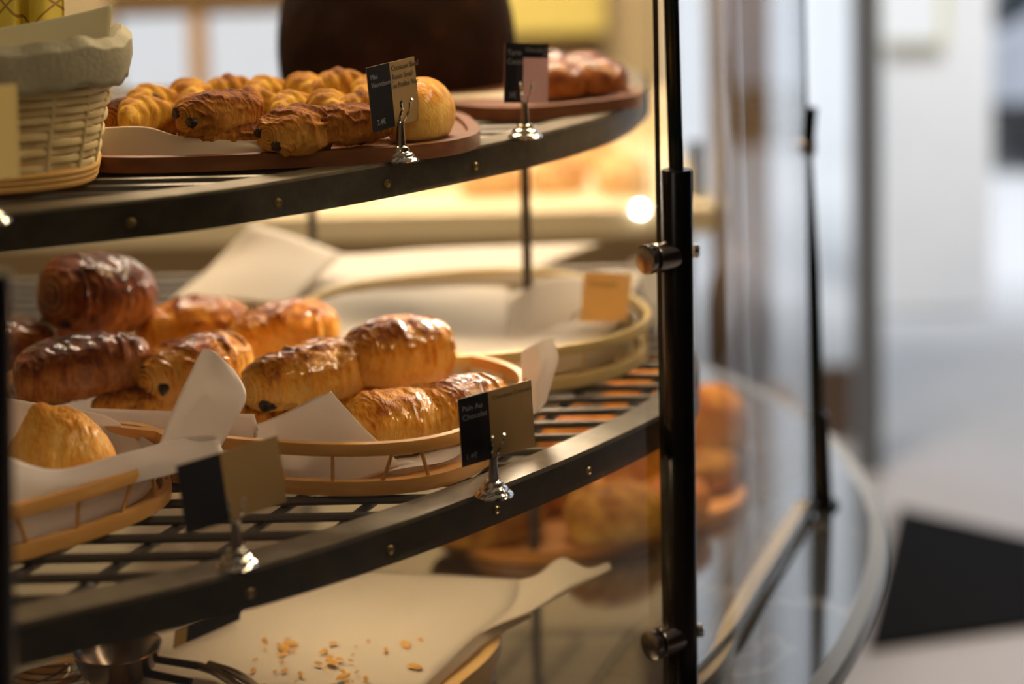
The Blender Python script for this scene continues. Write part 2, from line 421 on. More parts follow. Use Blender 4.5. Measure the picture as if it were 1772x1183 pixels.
# ------------------------------------------------------------------ display case: posts, glass, trim
case = empty('display_case', (.14, 1.41, ZC)); tag(case, 'curved glass bakery display case with dark metal posts', 'display case')
YP = 1.405
pa, pb = pt(1170.5, 293, YP), pt(1181, 1150, YP)
dr = (pb - pa).normalized(); pbase = pa + dr * ((pa.z - ZC) / -dr.z)
po = MB(); po.tube([pbase, pa - Vector((0, 0, .0015)), pa], [.0132, .0132, .0120], 28); po.lathe([(0, .006), (.017, .006), (.021, .003), (.022, 0)], pbase, 28)
post = po.build('post', M_post, case)
def knob(px, py, L=.031, r=.0126, par=post):
    c = pt(px, py, YP); ax = Vector((-.80, -.60, .02)).normalized()
    c = c + ax * .006
    Mx = ax.to_track_quat('Z', 'Y').to_matrix(); k = MB()
    k.lathe([(0, 0), (r, 0), (r, L * .60), (r * .93, L * .66), (r * .62, L * .67), (r * .62, L * .80), (r * .96, L * .81), (r, L * .84), (r * .97, L * .97), (r * .8, L), (0, L)], c, 30, Mx)
    k.build('clamp_knob', M_knob, par)
    b = MB(); b.lathe([(0, 0), (.006, 0), (.006, .004), (.004, .0055), (0, .0055)], pt(px, py, YP) + Vector((.0135, .004, .002)), 14, Vector((1, .2, 0)).to_track_quat('Z', 'Y').to_matrix())
    b.build('clamp_bolt', M_chrome, par)
knob(1172, 440); knob(1180, 1098)
# left panel follows the shelf edge; right panel runs post to post
pB = pt(1424, 872, 1.90); pB = at(1424, 872, ZC)
_gl = pt(1144, 700, YP)
GL = [(-.53, .905), (-.40, .955), (-.30, 1.005), (-.20, 1.062), (-.11, 1.132), (-.03, 1.212), (.05, 1.297), (_gl.x, YP - .004)]
GR = [(pbase.x + .004, pbase.y + .012), (.192, 1.515), (.232, 1.615), (.272, 1.715), (pB.x - .012, pB.y - .012)]
def panel(P, z0, z1, lean, edge=M_edge):
    c = curve2(P, 8); nr = normals2(c); g = MB(); N_ = len(c); H_ = .0025
    for s_, mi in ((H_, 0), (-H_, 0)):
        g.grid([[(p[0] + q[0] * s_ + lean[0] * h, p[1] + q[1] * s_ + lean[1] * h, z0 + h) for p, q in zip(c, nr)] for h in (0, z1 - z0)], mi)
    for i in (0, N_ - 1):
        p, q = c[i], nr[i]
        vs = [(p[0] + q[0] * s_ + lean[0] * h, p[1] + q[1] * s_ + lean[1] * h, z0 + h) for h in (0, z1 - z0) for s_ in (-H_, H_)]
        g.add(vs, [(0, 1, 3, 2)], 1)
    for h in (0, z1 - z0):
        g.grid([[(p[0] + q[0] * s_ + lean[0] * h, p[1] + q[1] * s_ + lean[1] * h, z0 + h) for p, q in zip(c, nr)] for s_ in (-H_, H_)], 1)
    return g.build('glass_panel', [M_glass, edge], case)
lx = (pt(1164, -40, YP).x - pt(1173.5, 295, YP).x) / (pt(1164, -40, YP).z - pt(1173.5, 295, YP).z)
panel(GL, ZC + .012, 1.86, (0, 0), M_rim); panel(GR, ZC + .012, 1.86, (lx, 0))
# dark edge strip carrying the glass above the post
t0 = pa + Vector((.0, .0, 0)); st = MB(); a_ = pt(1173.5, 295, YP); b_ = pt(1164, -40, YP); e_ = b_ + (b_ - a_)
st.tube([a_, b_, e_], .0045, 4); st.build('glass_edge_strip', M_edge, case)
# rear short post and stile
st = MB(); r0_ = at(1426, 874, ZC); r1_ = pt(1418, 715, r0_.y); st.tube([r0_, r1_], .0098, 20); st.lathe([(0, .005), (.016, .005), (.017, 0)], r0_, 20)
p2 = st.build('post', M_post, case)
st = MB(); st.tube([r1_, pt(1410, 470, r0_.y), pt(1398, 250, r0_.y)], [.0055, .0055, .0045], 10); st.build('glass_edge_strip', M_edge, case)
st = MB(); q_ = pt(1398, 255, r0_.y); st.lathe([(0, -.008), (.009, -.008), (.010, 0), (.009, .008), (0, .008)], q_, 16, Vector((1, -.3, 0)).to_track_quat('Z', 'Y').to_matrix()); st.build('clamp_knob', M_knob, case)
st = MB(); st.tube([pt(1398, 250, r0_.y), pt(1403, 185, r0_.y)], .0075, 12); st.build('clamp_arm', M_post, case)
# near post, out of focus at the left border
st = MB(); l0 = pt(-14, 1160, .93); l1 = pt(-26, 100, .93); dl = (l0 - l1).normalized(); l0 = l1 + dl * ((l1.z - ZC) / -dl.z)
l2 = pt(-20, 470, .93)
st.tube([l0, l2], .0125, 24); st.build('post', M_post, case)
# brass trim along the foot of the glass
tc_ = curve2([(-.53, .905), (-.30, 1.005), (-.11, 1.132), (.05, 1.297), (.155, 1.437), (.200, 1.56), (.262, 1.72), (.315, 1.845)], 8)
mb = MB(); mb.sweep(tc_, [(.008, ZC), (.008, ZC + .010), (-.008, ZC + .010), (-.008, ZC)], normals2(tc_)); mb.build('brass_trim', M_brass, case)
# slim inner poles carrying the shelves
for (px, yy, ztop, zb) in ((912, 1.72, ZT, Z1), (925, 1.72, Z1, ZC), (536, 1.90, ZT + .5, Z1)):
    q = pt(px, 450 if px == 912 else (930 if px == 925 else 250), yy); st = MB(); st.tube([(q.x, q.y, zb), (q.x - (.0 if px != 536 else .0), q.y, ztop)], .0052, 14)
    st.build('shelf_pole', M_wire, case)

# ------------------------------------------------------------------ price cards
def holder(px, py, z, k, label, yaw):
    c = at(px, py, z); root = empty('price_card_holder', c)
    b = MB(); b.lathe([(0, 0), (.0145, 0), (.0150, .0012), (.0138, .0028), (.0112, .0042), (.0108, .0060), (.0098, .0070), (.0075, .0082), (.0070, .0112), (.0055, .0122), (0, .0124)], c, 36)
    b.build('base', M_chrome, root)
    s_ = MB(); s_.lathe([(.0042, .011), (.0030, .028), (.0034, .030), (0, .0305)], c, 20); s_.build('stem', M_knob, root)
    ux, uy = math.cos(yaw), math.sin(yaw)
    for s in (-1, 1):
        b = MB(); o_ = Vector((ux * .0042 * s, uy * .0042 * s, 0)); o0 = Vector((ux * .0015 * s, uy * .0015 * s, 0)); nn = Vector((uy, -ux, 0))
        b.tube(catmull([c + o0 + Vector((0, 0, .029)), c + o_ * .8 + Vector((0, 0, .035)) + nn * .003, c + o_ + Vector((0, 0, .041)) + nn * .0060, c + o_ * 1.2 + Vector((0, 0, .046)) + nn * .0060, c + o_ * 1.3 + Vector((0, 0, .0485)) + nn * .0080], 4), .0011, 8)
        b.build('clip_prong', M_chrome, root)
    tag(root, label, 'price card holder', 'chrome price card holders on the shelf edges')
    return root
def text(body, size, parent, mat_, x, y, name='lettering'):
    cu = bpy.data.curves.new(name, 'FONT'); cu.body = body; cu.size = size; cu.extrude = .00005; cu.space_line = 1.15
    tmp = bpy.data.objects.new('tmp', cu); COL.objects.link(tmp); bpy.context.view_layer.update()
    me = bpy.data.meshes.new_from_object(tmp.evaluated_get(bpy.context.evaluated_depsgraph_get())); bpy.data.objects.remove(tmp)
    me.name = name; me.materials.clear(); me.materials.append(mat_)
    return link(name, me, parent, (x, y, .0006))
def card(corners, label, dark_w, mats, texts, strip=None, name='price_card'):
    """corners: 3D lower-left, lower-right, upper-left. local x right, y up, z towards viewer"""
    ll, lr, ul = corners; X = (lr - ll); W = X.length; X.normalize(); Yv = ul - ll; Yv = Yv - X * Yv.dot(X); H = Yv.length; Yv.normalize(); Zv = X.cross(Yv)
    Mr = Matrix((X, Yv, Zv)).transposed()
    root = empty(name, ll); root.rotation_euler = Mr.to_euler()
    def slab(nm, x0, x1, y0, y1, z0, z1, m_):
        me = bpy.data.meshes.new(nm); vs = [(x, y, z) for x in (x0, x1) for y in (y0, y1) for z in (z0, z1)]
        me.from_pydata(vs, [], [(0, 1, 3, 2), (4, 6, 7, 5), (0, 4, 5, 1), (2, 3, 7, 6), (0, 2, 6, 4), (1, 5, 7, 3)]); me.materials.append(m_)
        return link(nm, me, root)
    slab('card', 0, W, 0, H, -.0004, .0002, mats[0])
    slab('dark_panel', 0, W * dark_w, 0, H, .0002, .0004, mats[1])
    if strip: slab('heading_strip', W * dark_w, W, H * strip, H, .0002, .0004, mats[1])
    for body, fx, fy, fs, mm in texts: text(body, fs * H, root, mm, fx * W, fy * H)
    tag(root, label, 'price card'); return root, W, H

def cardpx(ll, lr, ul, Y0, Y1): return (pt(*ll, Y0), pt(*lr, Y1), pt(ul[0], ul[1], Y0 + .004))
card(cardpx((800, 808), (926, 771), (806, 687), 1.232, 1.270), 'slate and tan price card clipped in front of the chocolate pastry basket', .40, (M_kraft, M_slate),
     [('Pain Au\nChocolat', .04, .80, .115, M_white), ('1.4€', .05, .09, .11, M_white), ('Chocolate Croissant', .45, .86, .085, M_ink)])
holder(855, 857, Z1, 1, 'chrome holder with the chocolate pastry price card on middle shelf edge', .6)
card(cardpx((645, 230), (727, 206), (640, 116), 1.290, 1.345), 'slate and tan price card standing before the mini pastries on the upper shelf', .46, (M_kraft, M_slate),
     [('Mini\nViennoiseries', .05, .80, .11, M_white), ('2.4€', .10, .09, .12, M_white), ('Croissant Small\nRaisin Small\nau Praline Nut', .49, .86, .12, M_ink)])
holder(695, 278, ZT, 1, 'chrome holder with the mini pastries price card on upper shelf edge', .85)
card(cardpx((872, 178), (948, 178), (870, 74), 1.445, 1.470), 'slate and pink price card on the far part of the upper shelf', .42, (M_pink, M_slate),
     [('Tarte\nCacao', .05, .80, .13, M_white), ('3€', .10, .09, .13, M_white), ('Chocolat Noir', .46, .86, .10, M_white)], strip=.76)
holder(909, 238, ZT, 1, 'blurred chrome holder with the pink price card on upper shelf', .3)
card(cardpx((322, 925), (496, 868), (318, 802), 1.108, 1.150), 'blurred slate and brown price card in front of the nearest basket', .42, (M_kraft, M_slate), [])
holder(410, 978, Z1, 1, 'blurred chrome holder with the nearest price card on middle shelf edge', .3)
card(cardpx((-60, 318), (34, 306), (-60, 152), 1.070, 1.100), 'blurred tan price card in front of the wicker basket', .05, (mat('straw_card', (.55, .42, .15), .6), M_kraft), [])
holder(-20, 385, ZT, 1, 'chrome holder of the tan card below the wicker basket', .3)

# ------------------------------------------------------------------ oval baskets
def oval(c, a, b, rot, n=72, e=2.5):
    out = []
    for k in range(n):
        th = 2 * math.pi * k / n; ct, s_ = math.cos(th), math.sin(th)
        x = a * abs(ct) ** (2 / e) * (1 if ct >= 0 else -1); y = b * abs(s_) ** (2 / e) * (1 if s_ >= 0 else -1)
        out.append((c[0] + x * math.cos(rot) - y * math.sin(rot), c[1] + x * math.sin(rot) + y * math.cos(rot)))
    return out
def basket(c, a, b, rot, z, label, m_, nsp=22, hr=.042, flare=.004, e=2.5):
    root = empty('oval_bamboo_basket', (c[0], c[1], z), rot)
    base = oval(c, a - .006, b - .006, rot, e=e); mb = MB(); n_ = len(base)
    mb.add([(x, y, z + .001) for x, y in base] + [(x, y, z + .006) for x, y in base], [tuple(range(n_ - 1, -1, -1)), tuple(range(n_, 2 * n_))] + [(i, (i + 1) % n_, n_ + (i + 1) % n_, n_ + i) for i in range(n_)])
    mb.build('base', m_, root)
    lo = oval(c, a, b, rot, e=e); nr = normals2(lo, True)
    mb = MB(); mb.sweep(lo, [(.003, z + .0005), (.0036, z + .006), (.003, z + .0115), (-.003, z + .0115), (-.004, z + .006), (-.003, z + .0005)], nr, True); mb.build('lower_hoop', m_, root)
    up = oval(c, a + flare, b + flare, rot, e=e); nr = normals2(up, True)
    mb = MB(); mb.sweep(up, [(.003, z + hr - .0095), (.0038, z + hr - .005), (.003, z + hr), (-.003, z + hr), (-.0038, z + hr - .005), (-.003, z + hr - .0095)], nr, True); mb.build('upper_rail', m_, root)
    per = [0]
    for i in range(72): per.append(per[-1] + math.dist(lo[i], lo[(i + 1) % 72]))
    def along(P, t):
        t %= per[-1]
        for i in range(72):
            if per[i + 1] >= t:
                f_ = (t - per[i]) / (per[i + 1] - per[i]); p, q = P[i], P[(i + 1) % 72]; return (p[0] + (q[0] - p[0]) * f_, p[1] + (q[1] - p[1]) * f_)
    for k in range(nsp):
        t = per[-1] * (k + .35) / nsp; dt = (-.009, 0, .008)[k % 3]
        s_ = MB(); s_.tube([(*along(lo, t), z + .008), (*along(up, t + dt), z + hr - .006)], .0016, 6); s_.build('spindle', m_, root)
    tag(root, label, 'basket'); return root
cB = (-.226, 1.423)
basket(cB, .222, .135, math.radians(-19.8), Z1, 'oval bamboo basket holding the pile of chocolate pastries', M_bamboo, 33, e=3.25)
basket((-.400, 1.197), .150, .074, math.radians(39), Z1, 'narrow oval bamboo basket with one turnover at the left border', M_bamboo, 20)
basket((-.045, 1.665), .160, .165, math.radians(20), Z1, 'pale oval bamboo basket with empty paper behind the chocolate pastries', M_bambooC, 28)

# ------------------------------------------------------------------ pastry meshes
def finish_mesh(name, V, nu, nv, bake, mat_, cap=True):
    faces = []
    for i in range(nu - 1):
        for j in range(nv):
            k = (j + 1) % nv
            faces.append((i * nv + j, i * nv + k, (i + 1) * nv + k, (i + 1) * nv + j))
    if cap:
        faces.append(tuple(range(nv - 1, -1, -1))); faces.append(tuple((nu - 1) * nv + k for k in range(nv)))
    me = bpy.data.meshes.new(name); me.from_pydata([tuple(v) for v in V], [], faces)
    me.materials.append(mat_); me.polygons.foreach_set('use_smooth', [True] * len(me.polygons))
    at_ = me.attributes.new('bake', 'FLOAT', 'POINT'); at_.data.foreach_set('value', np.clip(bake, 0, 1).astype(np.float32))
    return me
def roll_mesh(name, L, W, H, seed, mat_, nu=150, nv=130, pleat=1.0, dark=0.0, holes=True):
    """laminated roll, axis along x, spiral end face at -x, flat-ish bottom at z = 0"""
    s = np.linspace(-1, 1, nu); s = np.sign(s) * (1 - (1 - np.abs(s)) ** 1.8)
    ph = s[:, None] * np.ones((1, nv)); th = np.linspace(0, 2 * np.pi, nv, endpoint=False)[None, :] * np.ones((nu, 1))
    # path from centre of left face, over the side, to centre of right face
    q = np.clip(np.abs(ph), 0, 1)
    ang = ph * np.pi / 2
    e1 = .42
    cx = np.sign(np.sin(ang)) * np.abs(np.sin(ang)) ** .75; cr = np.abs(np.cos(ang)) ** e1
    rr = cr
    ct, st_ = np.cos(th), np.sin(th); ee = 2 / 2.35
    y = np.sign(ct) * np.abs(ct) ** ee; z = np.sign(st_) * np.abs(st_) ** ee
    bulge = 1 - .16 * cx ** 2 + .05 * fbm(cx * 1.4 + seed, ct * .8, st_ * .8, seed)
    X = cx * L / 2; Y = y * rr * W / 2 * bulge; Z = z * rr * H / 2 * bulge
    Z = np.where(Z < -H * .33, -H * .33 + (Z + H * .33) * .35, Z)
    nx = cx * (1 - rr) * 3; ny = ct * rr / (W / 2); nz = st_ * rr / (H / 2)
    nx = np.sign(cx) * (1 - rr) ** .8; ny = ct * rr; nz = st_ * rr
    nl = np.sqrt(nx ** 2 + ny ** 2 + nz ** 2) + 1e-6; nx, ny, nz = nx / nl, ny / nl, nz / nl
    k = 1000.0
    warp = fbm(X * 45 + 3, Y * 45, Z * 45, seed + 5) * 1.0
    warp2 = fbm(X * 120, Y * 120, Z * 120, seed + 9) * .6
    # pleats: irregular ridges around the axis, bent by the warp
    xs = X + .25 * Y + .006 * warp
    r1 = 1 - np.abs(vnoise(xs * 105 + seed, ct * 1.3, st_ * 1.3, seed + 40)) * 2.2
    r1 = np.clip(r1, 0, 1) ** 1.5
    r2 = 1 - np.abs(vnoise(xs * 300 + warp2, ct * 2.2 + X * 25, st_ * 2.2, seed + 41)) * 2
    r2 = np.clip(r2, 0, 1)
    r3 = np.abs(vnoise(xs * 720 + 2 * warp2, ct * 3, st_ * 3, seed + 42))
    msk = np.clip(.55 + fbm(X * 32, Y * 32 + 7, Z * 32, seed + 3) * 1.5, .1, 1)
    body = np.clip((rr - .50) * 3.2, 0, 1)
    rho = rr * (1 + .10 * warp); tt = th / (2 * np.pi)
    ring = np.abs(np.sin(np.pi * (rho * 6.0 + tt + .5 * warp + .25 * warp2)))
    endm = 1 - body
    fl = fbm(X * 260, Y * 260, Z * 260, seed + 12)
    seam = np.clip(1 - np.abs((((th + 2.2 * X / L + seed) % (2 * np.pi)) - np.pi) / .5), 0, 1) * body
    d = body * (.0032 * pleat * (r1 - .5) * msk + .0009 * (r2 - .5) + .0004 * (r3 - .4)) + endm * (.0015 * (ring - .5)) + .0006 * fl + .0040 * fbm(X * 24, Y * 24, Z * 24, seed + 20) + .0016 * seam
    X = X + nx * d; Y = Y + ny * d; Z = Z + nz * d
    topm = np.clip((Z / (H / 2)) * .95 + .08, 0, 1)
    bake = .15 + .56 * topm * body + .20 * (r1 - .5) * body * msk + .16 * (r2 - .5) * body + .14 * (r3 - .3) * body + endm * (.34 * (.5 - ring) * 1.1 + .06) + .34 * fbm(X * 36, Y * 36, Z * 36, seed + 31) + .12 * fl + dark
    Z = Z + H * .33 + H * .06
    Z = np.maximum(Z, 0.0)
    V = np.stack([X.ravel(), Y.ravel(), Z.ravel()], 1)
    return finish_mesh(name, V, nu, nv, bake.ravel(), mat_)
def blob_mesh(name, L, W, H, seed, mat_, nu=60, nv=60, bumps=.1, slash=0, e=.8, dark=0, taper=0, bend=0, seg=0, flat=.5):
    """rounded loaf / bun / croissant: ellipsoid with flattened base"""
    ang = np.linspace(-np.pi / 2, np.pi / 2, nu)[:, None] * np.ones((1, nv)); th = np.linspace(0, 2 * np.pi, nv, endpoint=False)[None, :] * np.ones((nu, 1))
    cx = np.sin(ang); rr = np.abs(np.cos(ang)) ** e + .002
    ct, st_ = np.cos(th), np.sin(th)
    tp = 1 - taper * np.abs(cx) ** 1.3
    segm = 0
    if seg: 
        segc = np.abs(np.sin(np.pi * (cx * seg / 2 + .5 * (seg % 2)) + ct * .5)) ** .6; segm = segc; tp = tp * (.86 + .16 * segc)
    X = cx * L / 2; Y = ct * rr * W / 2 * tp; Z = st_ * rr * H / 2 * tp
    nzs = fbm(X / L * 5, Y / L * 5, Z / L * 5, seed)
    fac = 1 + bumps * nzs
    Y = Y * fac; Z = Z * fac
    bake = .38 + .30 * (Z / (H / 2)) + .35 * fbm(X / L * 9, Y / L * 9, Z / L * 9, seed + 4) + dark
    if slash:
        sl = np.abs(np.sin(np.pi * (X / L * slash + Y / W * .6))); cut = np.clip(.22 - sl, 0, 1) * 4 * np.clip(Z / (H / 2), 0, 1)
        Z = Z - cut * H * .05; bake = bake - cut * .45
    if seg: bake = bake + .25 * (segm - .7)
    Z = np.where(Z < -H / 2 * flat, -H / 2 * flat, Z) + H / 2 * flat
    if bend: 
        Y = Y + bend * (X / (L / 2)) ** 2 * W
    V = np.stack([X.ravel(), Y.ravel(), Z.ravel()], 1)
    return finish_mesh(name, V, nu, nv, bake.ravel(), mat_)
def stick(parent, x, y, z, r=.0042, seed=0, sq=1.0):
    n = 10; mb = bpy.data.meshes.new('chocolate_stick'); vs = []; fs = []
    rnd = random.Random(seed)
    for i, (dx, k) in enumerate(((.012, .9), (0, 1), (-.0030, .95), (-.0042, .55))):
        for j in range(n):
            a = 2 * math.pi * j / n; q = r * k * (1 + rnd.uniform(-.16, .16))
            vs.append((x + dx, y + q * math.cos(a), z + q * math.sin(a) * sq))
    for i in range(3):
        for j in range(n): fs.append((i * n + j, i * n + (j + 1) % n, (i + 1) * n + (j + 1) % n, (i + 1) * n + j))
    fs.append(tuple(3 * n + j for j in range(n)))
    mb.from_pydata(vs, [], fs); mb.materials.append(M_choc); mb.polygons.foreach_set('use_smooth', [True] * len(fs))
    return link('chocolate_stick', mb, parent)

GB = 'chocolate pastries piled in the bamboo basket'
def pain(px, py, h, yaw, pitch, roll, L, W, H, seed, label, mat_=P_van, group=GB, zc=None, dark=0., pleat=1., name='chocolate_pastry', sticks=((-.009, .0), (.011, -.002)), rr=.0042, Z0=Z1):
    me = roll_mesh(name, L, W, H, seed, mat_, dark=dark, pleat=pleat)
    c = at(px, py, Z0 + h)
    E = Matrix.Rotation(math.radians(yaw), 4, 'Z') @ Matrix.Rotation(math.radians(-pitch), 4, 'Y') @ Matrix.Rotation(math.radians(roll), 4, 'X')
    o = link(name, me); off = E @ Vector((0, 0, H * .42)); o.location = c - off; o.rotation_euler = E.to_euler()
    for i, (sy, sz) in enumerate(sticks):
        k_ = min(.97, math.hypot(sy / (W / 2), sz / (H / 2))); xs_ = L / 2 * (1 - k_ ** 4.76) ** .375
        stick(o, -xs_ + .0038, sy, H * .42 + sz, rr, seed + i, .85)
    tag(o, label, 'pastry', group); return o
#     px   py   height above shelf
pain(680, 728, .032, 20, -2, 4, .076, .064, .054, 11, 'flaky chocolate pastry low at the front right, against the basket rail', dark=-.08, pleat=1.0, sticks=())
pain(800, 708, .032, 32, 0, 0, .086, .062, .056, 12, 'chocolate pastry at the right end of the basket behind the price card', dark=.0, sticks=((-.014, -.006), (.012, -.006)))
pain(142, 634, .056, 22, 3, -6, .112, .070, .062, 13, 'shade-darkened glazed chocolate pastry low at the left, under the topmost one', mat_=P_dark, dark=.22, sticks=((.004, -.010), (-.020, -.020)), rr=.0066)  # upper shelf's shade put into the crust colour
pain(12, 606, .050, 15, 0, 0, .092, .064, .062, 14, 'shade-darkened chocolate pastry cut off by the left border of the photo', dark=.20, mat_=P_dark)  # crust darkened to stand in for shade under the upper shelf
pain(338, 637, .047, 42, 2, -8, .098, .066, .058, 15, 'chocolate pastry with two chocolate sticks in its pale spiral end', dark=-.04, sticks=((.002, .009), (-.019, -.006)), rr=.0064)
pain(530, 648, .052, 36, 2, -6, .112, .070, .056, 16, 'glossy chocolate pastry at the centre, one chocolate stick showing', dark=-.02, pleat=1.4, sticks=((-.017, -.012),), rr=.0064)
pain(688, 608, .060, 28, -3, 0, .094, .068, .064, 17, 'shiny chocolate pastry uppermost at the right of the pile', dark=.04, pleat=1.3, sticks=())
pain(168, 503, .096, 50, -8, 10, .098, .090, .074, 18, 'round shade-darkened chocolate pastry topmost at the left of the pile', mat_=P_dark, dark=.34, sticks=((.004, -.012), (-.018, -.022)), rr=.007)  # darkest crust, painted for the shadow of the upper shelf rim
pain(335, 566, .052, 12, 0, 0, .104, .062, .058, 19, 'chocolate pastry behind, between the topmost and the back right one', dark=.12, sticks=())
pain(490, 572, .050, 28, 3, 0, .100, .062, .058, 20, 'back chocolate pastry with a split crust behind the central one', dark=.04, sticks=())
pain(236, 702, .024, 0, 0, 0, .074, .044, .034, 21, 'bottom chocolate pastry barely showing above the paper edge', dark=0, sticks=())
pain(450, 722, .020, 15, 0, 0, .070, .050, .034, 22, 'bottom chocolate pastry hidden under the central one', dark=.1, sticks=())
pain(600, 690, .024, 10, 0, 0, .080, .050, .040, 23, 'bottom chocolate pastry in shadow behind the paper point', dark=.1, sticks=())
pain(200, 640, .022, 15, 0, 0, .080, .050, .040, 24, 'bottom chocolate pastry between the left and middle ones', dark=.15, sticks=())

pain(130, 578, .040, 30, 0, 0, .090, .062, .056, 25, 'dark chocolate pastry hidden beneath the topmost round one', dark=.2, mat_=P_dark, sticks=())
# turnover in the nearest basket
def turnover():
    nu, nv = 90, 110; r = np.linspace(0, 1, nu)[:, None] * np.ones((1, nv)); th = np.linspace(0, 2 * np.pi, nv, endpoint=False)[None, :] * np.ones((nu, 1))
    X = r * .043 * np.cos(th); Y = r * .038 * np.sin(th)
    h = .050 * (1 - r ** 1.7) ** .62 * (1 + .10 * fbm(X * 40, Y * 40, 0, 3)); h = h + .010 * np.exp(-(((X + .014) / .010) ** 2 + ((Y) / .012) ** 2))
    rad = np.abs(vnoise(X * 130 + 3 * fbm(X * 40, Y * 40, 0, 2), Y * 60, 0, 5)) * 1.6; h = h + .0022 * (rad - .5) * r + .0014 * fbm(X * 250, Y * 250, 0, 6)
    bake = .22 + .20 * fbm(X * 50, Y * 50, h * 50, 7) + .25 * (1 - r) ** 2 + .18 * (rad - .5) + .25 * np.clip(r - .85, 0, 1) * 4
    V = np.stack([X.ravel(), Y.ravel(), np.maximum(h, 0).ravel()], 1)
    me = finish_mesh('turnover', V, nu, nv, bake.ravel(), P_turn, cap=False)
    o = link('turnover', me); p = pt(104, 820, 1.230); o.location = p; o.rotation_euler = (0, math.radians(-2), math.radians(15))
    tag(o, 'golden peaked puff turnover alone in the nearest basket', 'pastry')
turnover()

# ------------------------------------------------------------------ papers
def paper(name, patches, label, m_=M_paper, nu=8, nv=8, thick=.0003):
    mb = MB()
    for rows in patches: ploft(mb, rows, nu, nv)
    o = mb.build(name, m_, None, solid=thick, angle=80); tag(o, label, 'paper'); return o
paper('baking_paper', [
    [[(-10, 905, 1.128), (100, 872, 1.168), (200, 845, 1.194), (300, 820, 1.226), (395, 795, 1.262)],
     [(-10, 850, 1.130), (100, 842, 1.166), (200, 818, 1.194), (290, 795, 1.226), (385, 778, 1.258)],
     [(-10, 780, 1.134), (92, 812, 1.172), (205, 786, 1.200), (272, 768, 1.230), (372, 742, 1.258)]],
    [[(258, 815, 1.232), (330, 800, 1.245), (372, 790, 1.262)],
     [(284, 745, 1.240), (345, 740, 1.248), (402, 738, 1.262)],
     [(312, 680, 1.250), (368, 675, 1.252), (426, 688, 1.265)],
     [(340, 622, 1.258), (378, 622, 1.262), (412, 650, 1.270)],
     [(352, 603, 1.262), (366, 606, 1.264), (385, 620, 1.270)]],
    [[(-10, 790, 1.275), (80, 790, 1.290), (170, 785, 1.305), (225, 792, 1.285)],
     [(-10, 740, 1.280), (80, 745, 1.295), (170, 745, 1.308), (240, 788, 1.288)],
     [(-10, 684, 1.285), (80, 700, 1.300), (190, 722, 1.312), (256, 780, 1.290)]],
], 'white baking paper with a tall curled flap in the nearest basket')
cBp = []
paper('baking_paper', [
    [[(110, 800, 1.352), (240, 828, 1.335), (370, 838, 1.318), (470, 842, 1.300)],
     [(110, 750, 1.350), (240, 768, 1.332), (370, 770, 1.314), (455, 780, 1.298)],
     [(110, 704, 1.352), (240, 709, 1.334), (370, 714, 1.312), (440, 716, 1.300)]],
    [[(440, 840, 1.292), (520, 840, 1.276), (600, 838, 1.268), (694, 806, 1.272)],
     [(440, 800, 1.294), (520, 790, 1.282), (600, 780, 1.274), (668, 776, 1.272)],
     [(439, 765, 1.298), (510, 748, 1.285), (585, 728, 1.276), (632, 742, 1.274)],
     [(438, 739, 1.302), (500, 714, 1.288), (556, 688, 1.278), (592, 699, 1.276)],
     [(438, 738, 1.302), (495, 716, 1.288), (560, 684, 1.278), (572, 676, 1.277)]],
    [[(660, 838, 1.283), (690, 834, 1.283), (745, 818, 1.294), (800, 800, 1.316), (850, 775, 1.345)],
     [(676, 812, 1.287), (706, 796, 1.290), (745, 808, 1.300), (802, 776, 1.322), (856, 740, 1.352)]],
    [[(660, 838, 1.283), (690, 834, 1.286), (745, 820, 1.300), (800, 802, 1.322), (850, 778, 1.352)],
     [(660, 805, 1.340), (690, 800, 1.340), (745, 796, 1.350), (800, 785, 1.370), (850, 765, 1.385)]],
    [[(896, 712, 1.412), (925, 716, 1.405), (945, 696, 1.410)],
     [(902, 660, 1.418), (930, 668, 1.400), (958, 650, 1.408)],
     [(902, 620, 1.425), (935, 625, 1.404), (966, 618, 1.412)],
     [(905, 606, 1.430), (930, 592, 1.412), (956, 582, 1.416)]],
], 'white baking paper with pointed corners under the chocolate pastries')
mb = MB(); ov = oval(cB, .206, .119, math.radians(-19.8), e=3.2)
P_ = []
for k in np.linspace(0.02, 1, 12): P_.append([(cB[0] + (x - cB[0]) * k, cB[1] + (y - cB[1]) * k, Z1 + .0075 + .004 * k ** 6 + .0012 * math.sin(x * 70 + y * 50)) for x, y in ov])
mb.grid(P_, closed_u=True); o = mb.build('paper_liner', M_paper, None, solid=.0003); tag(o, 'flat white paper sheet lining the chocolate pastry basket floor', 'paper')
paper('baking_paper', [
    [[(770, 640, 1.56), (880, 628, 1.54), (975, 606, 1.555), (1050, 574, 1.60), (1092, 535, 1.665)],
     [(760, 610, 1.60), (870, 600, 1.60), (970, 575, 1.61), (1040, 548, 1.66), (1085, 515, 1.72)],
     [(740, 560, 1.70), (860, 552, 1.70), (960, 535, 1.72), (1040, 520, 1.75), (1098, 500, 1.77)],
     [(700, 520, 1.80), (840, 515, 1.80), (950, 490, 1.82), (1040, 470, 1.83), (1110, 470, 1.84)]],
    [[(868, 610, 1.60), (905, 600, 1.60), (960, 590, 1.62)],
     [(876, 560, 1.66), (930, 540, 1.66), (1000, 530, 1.68)],
     [(880, 520, 1.70), (945, 482, 1.72), (1010, 478, 1.74)]],
], 'large cream paper sheet in the far pale basket', M_paperb)
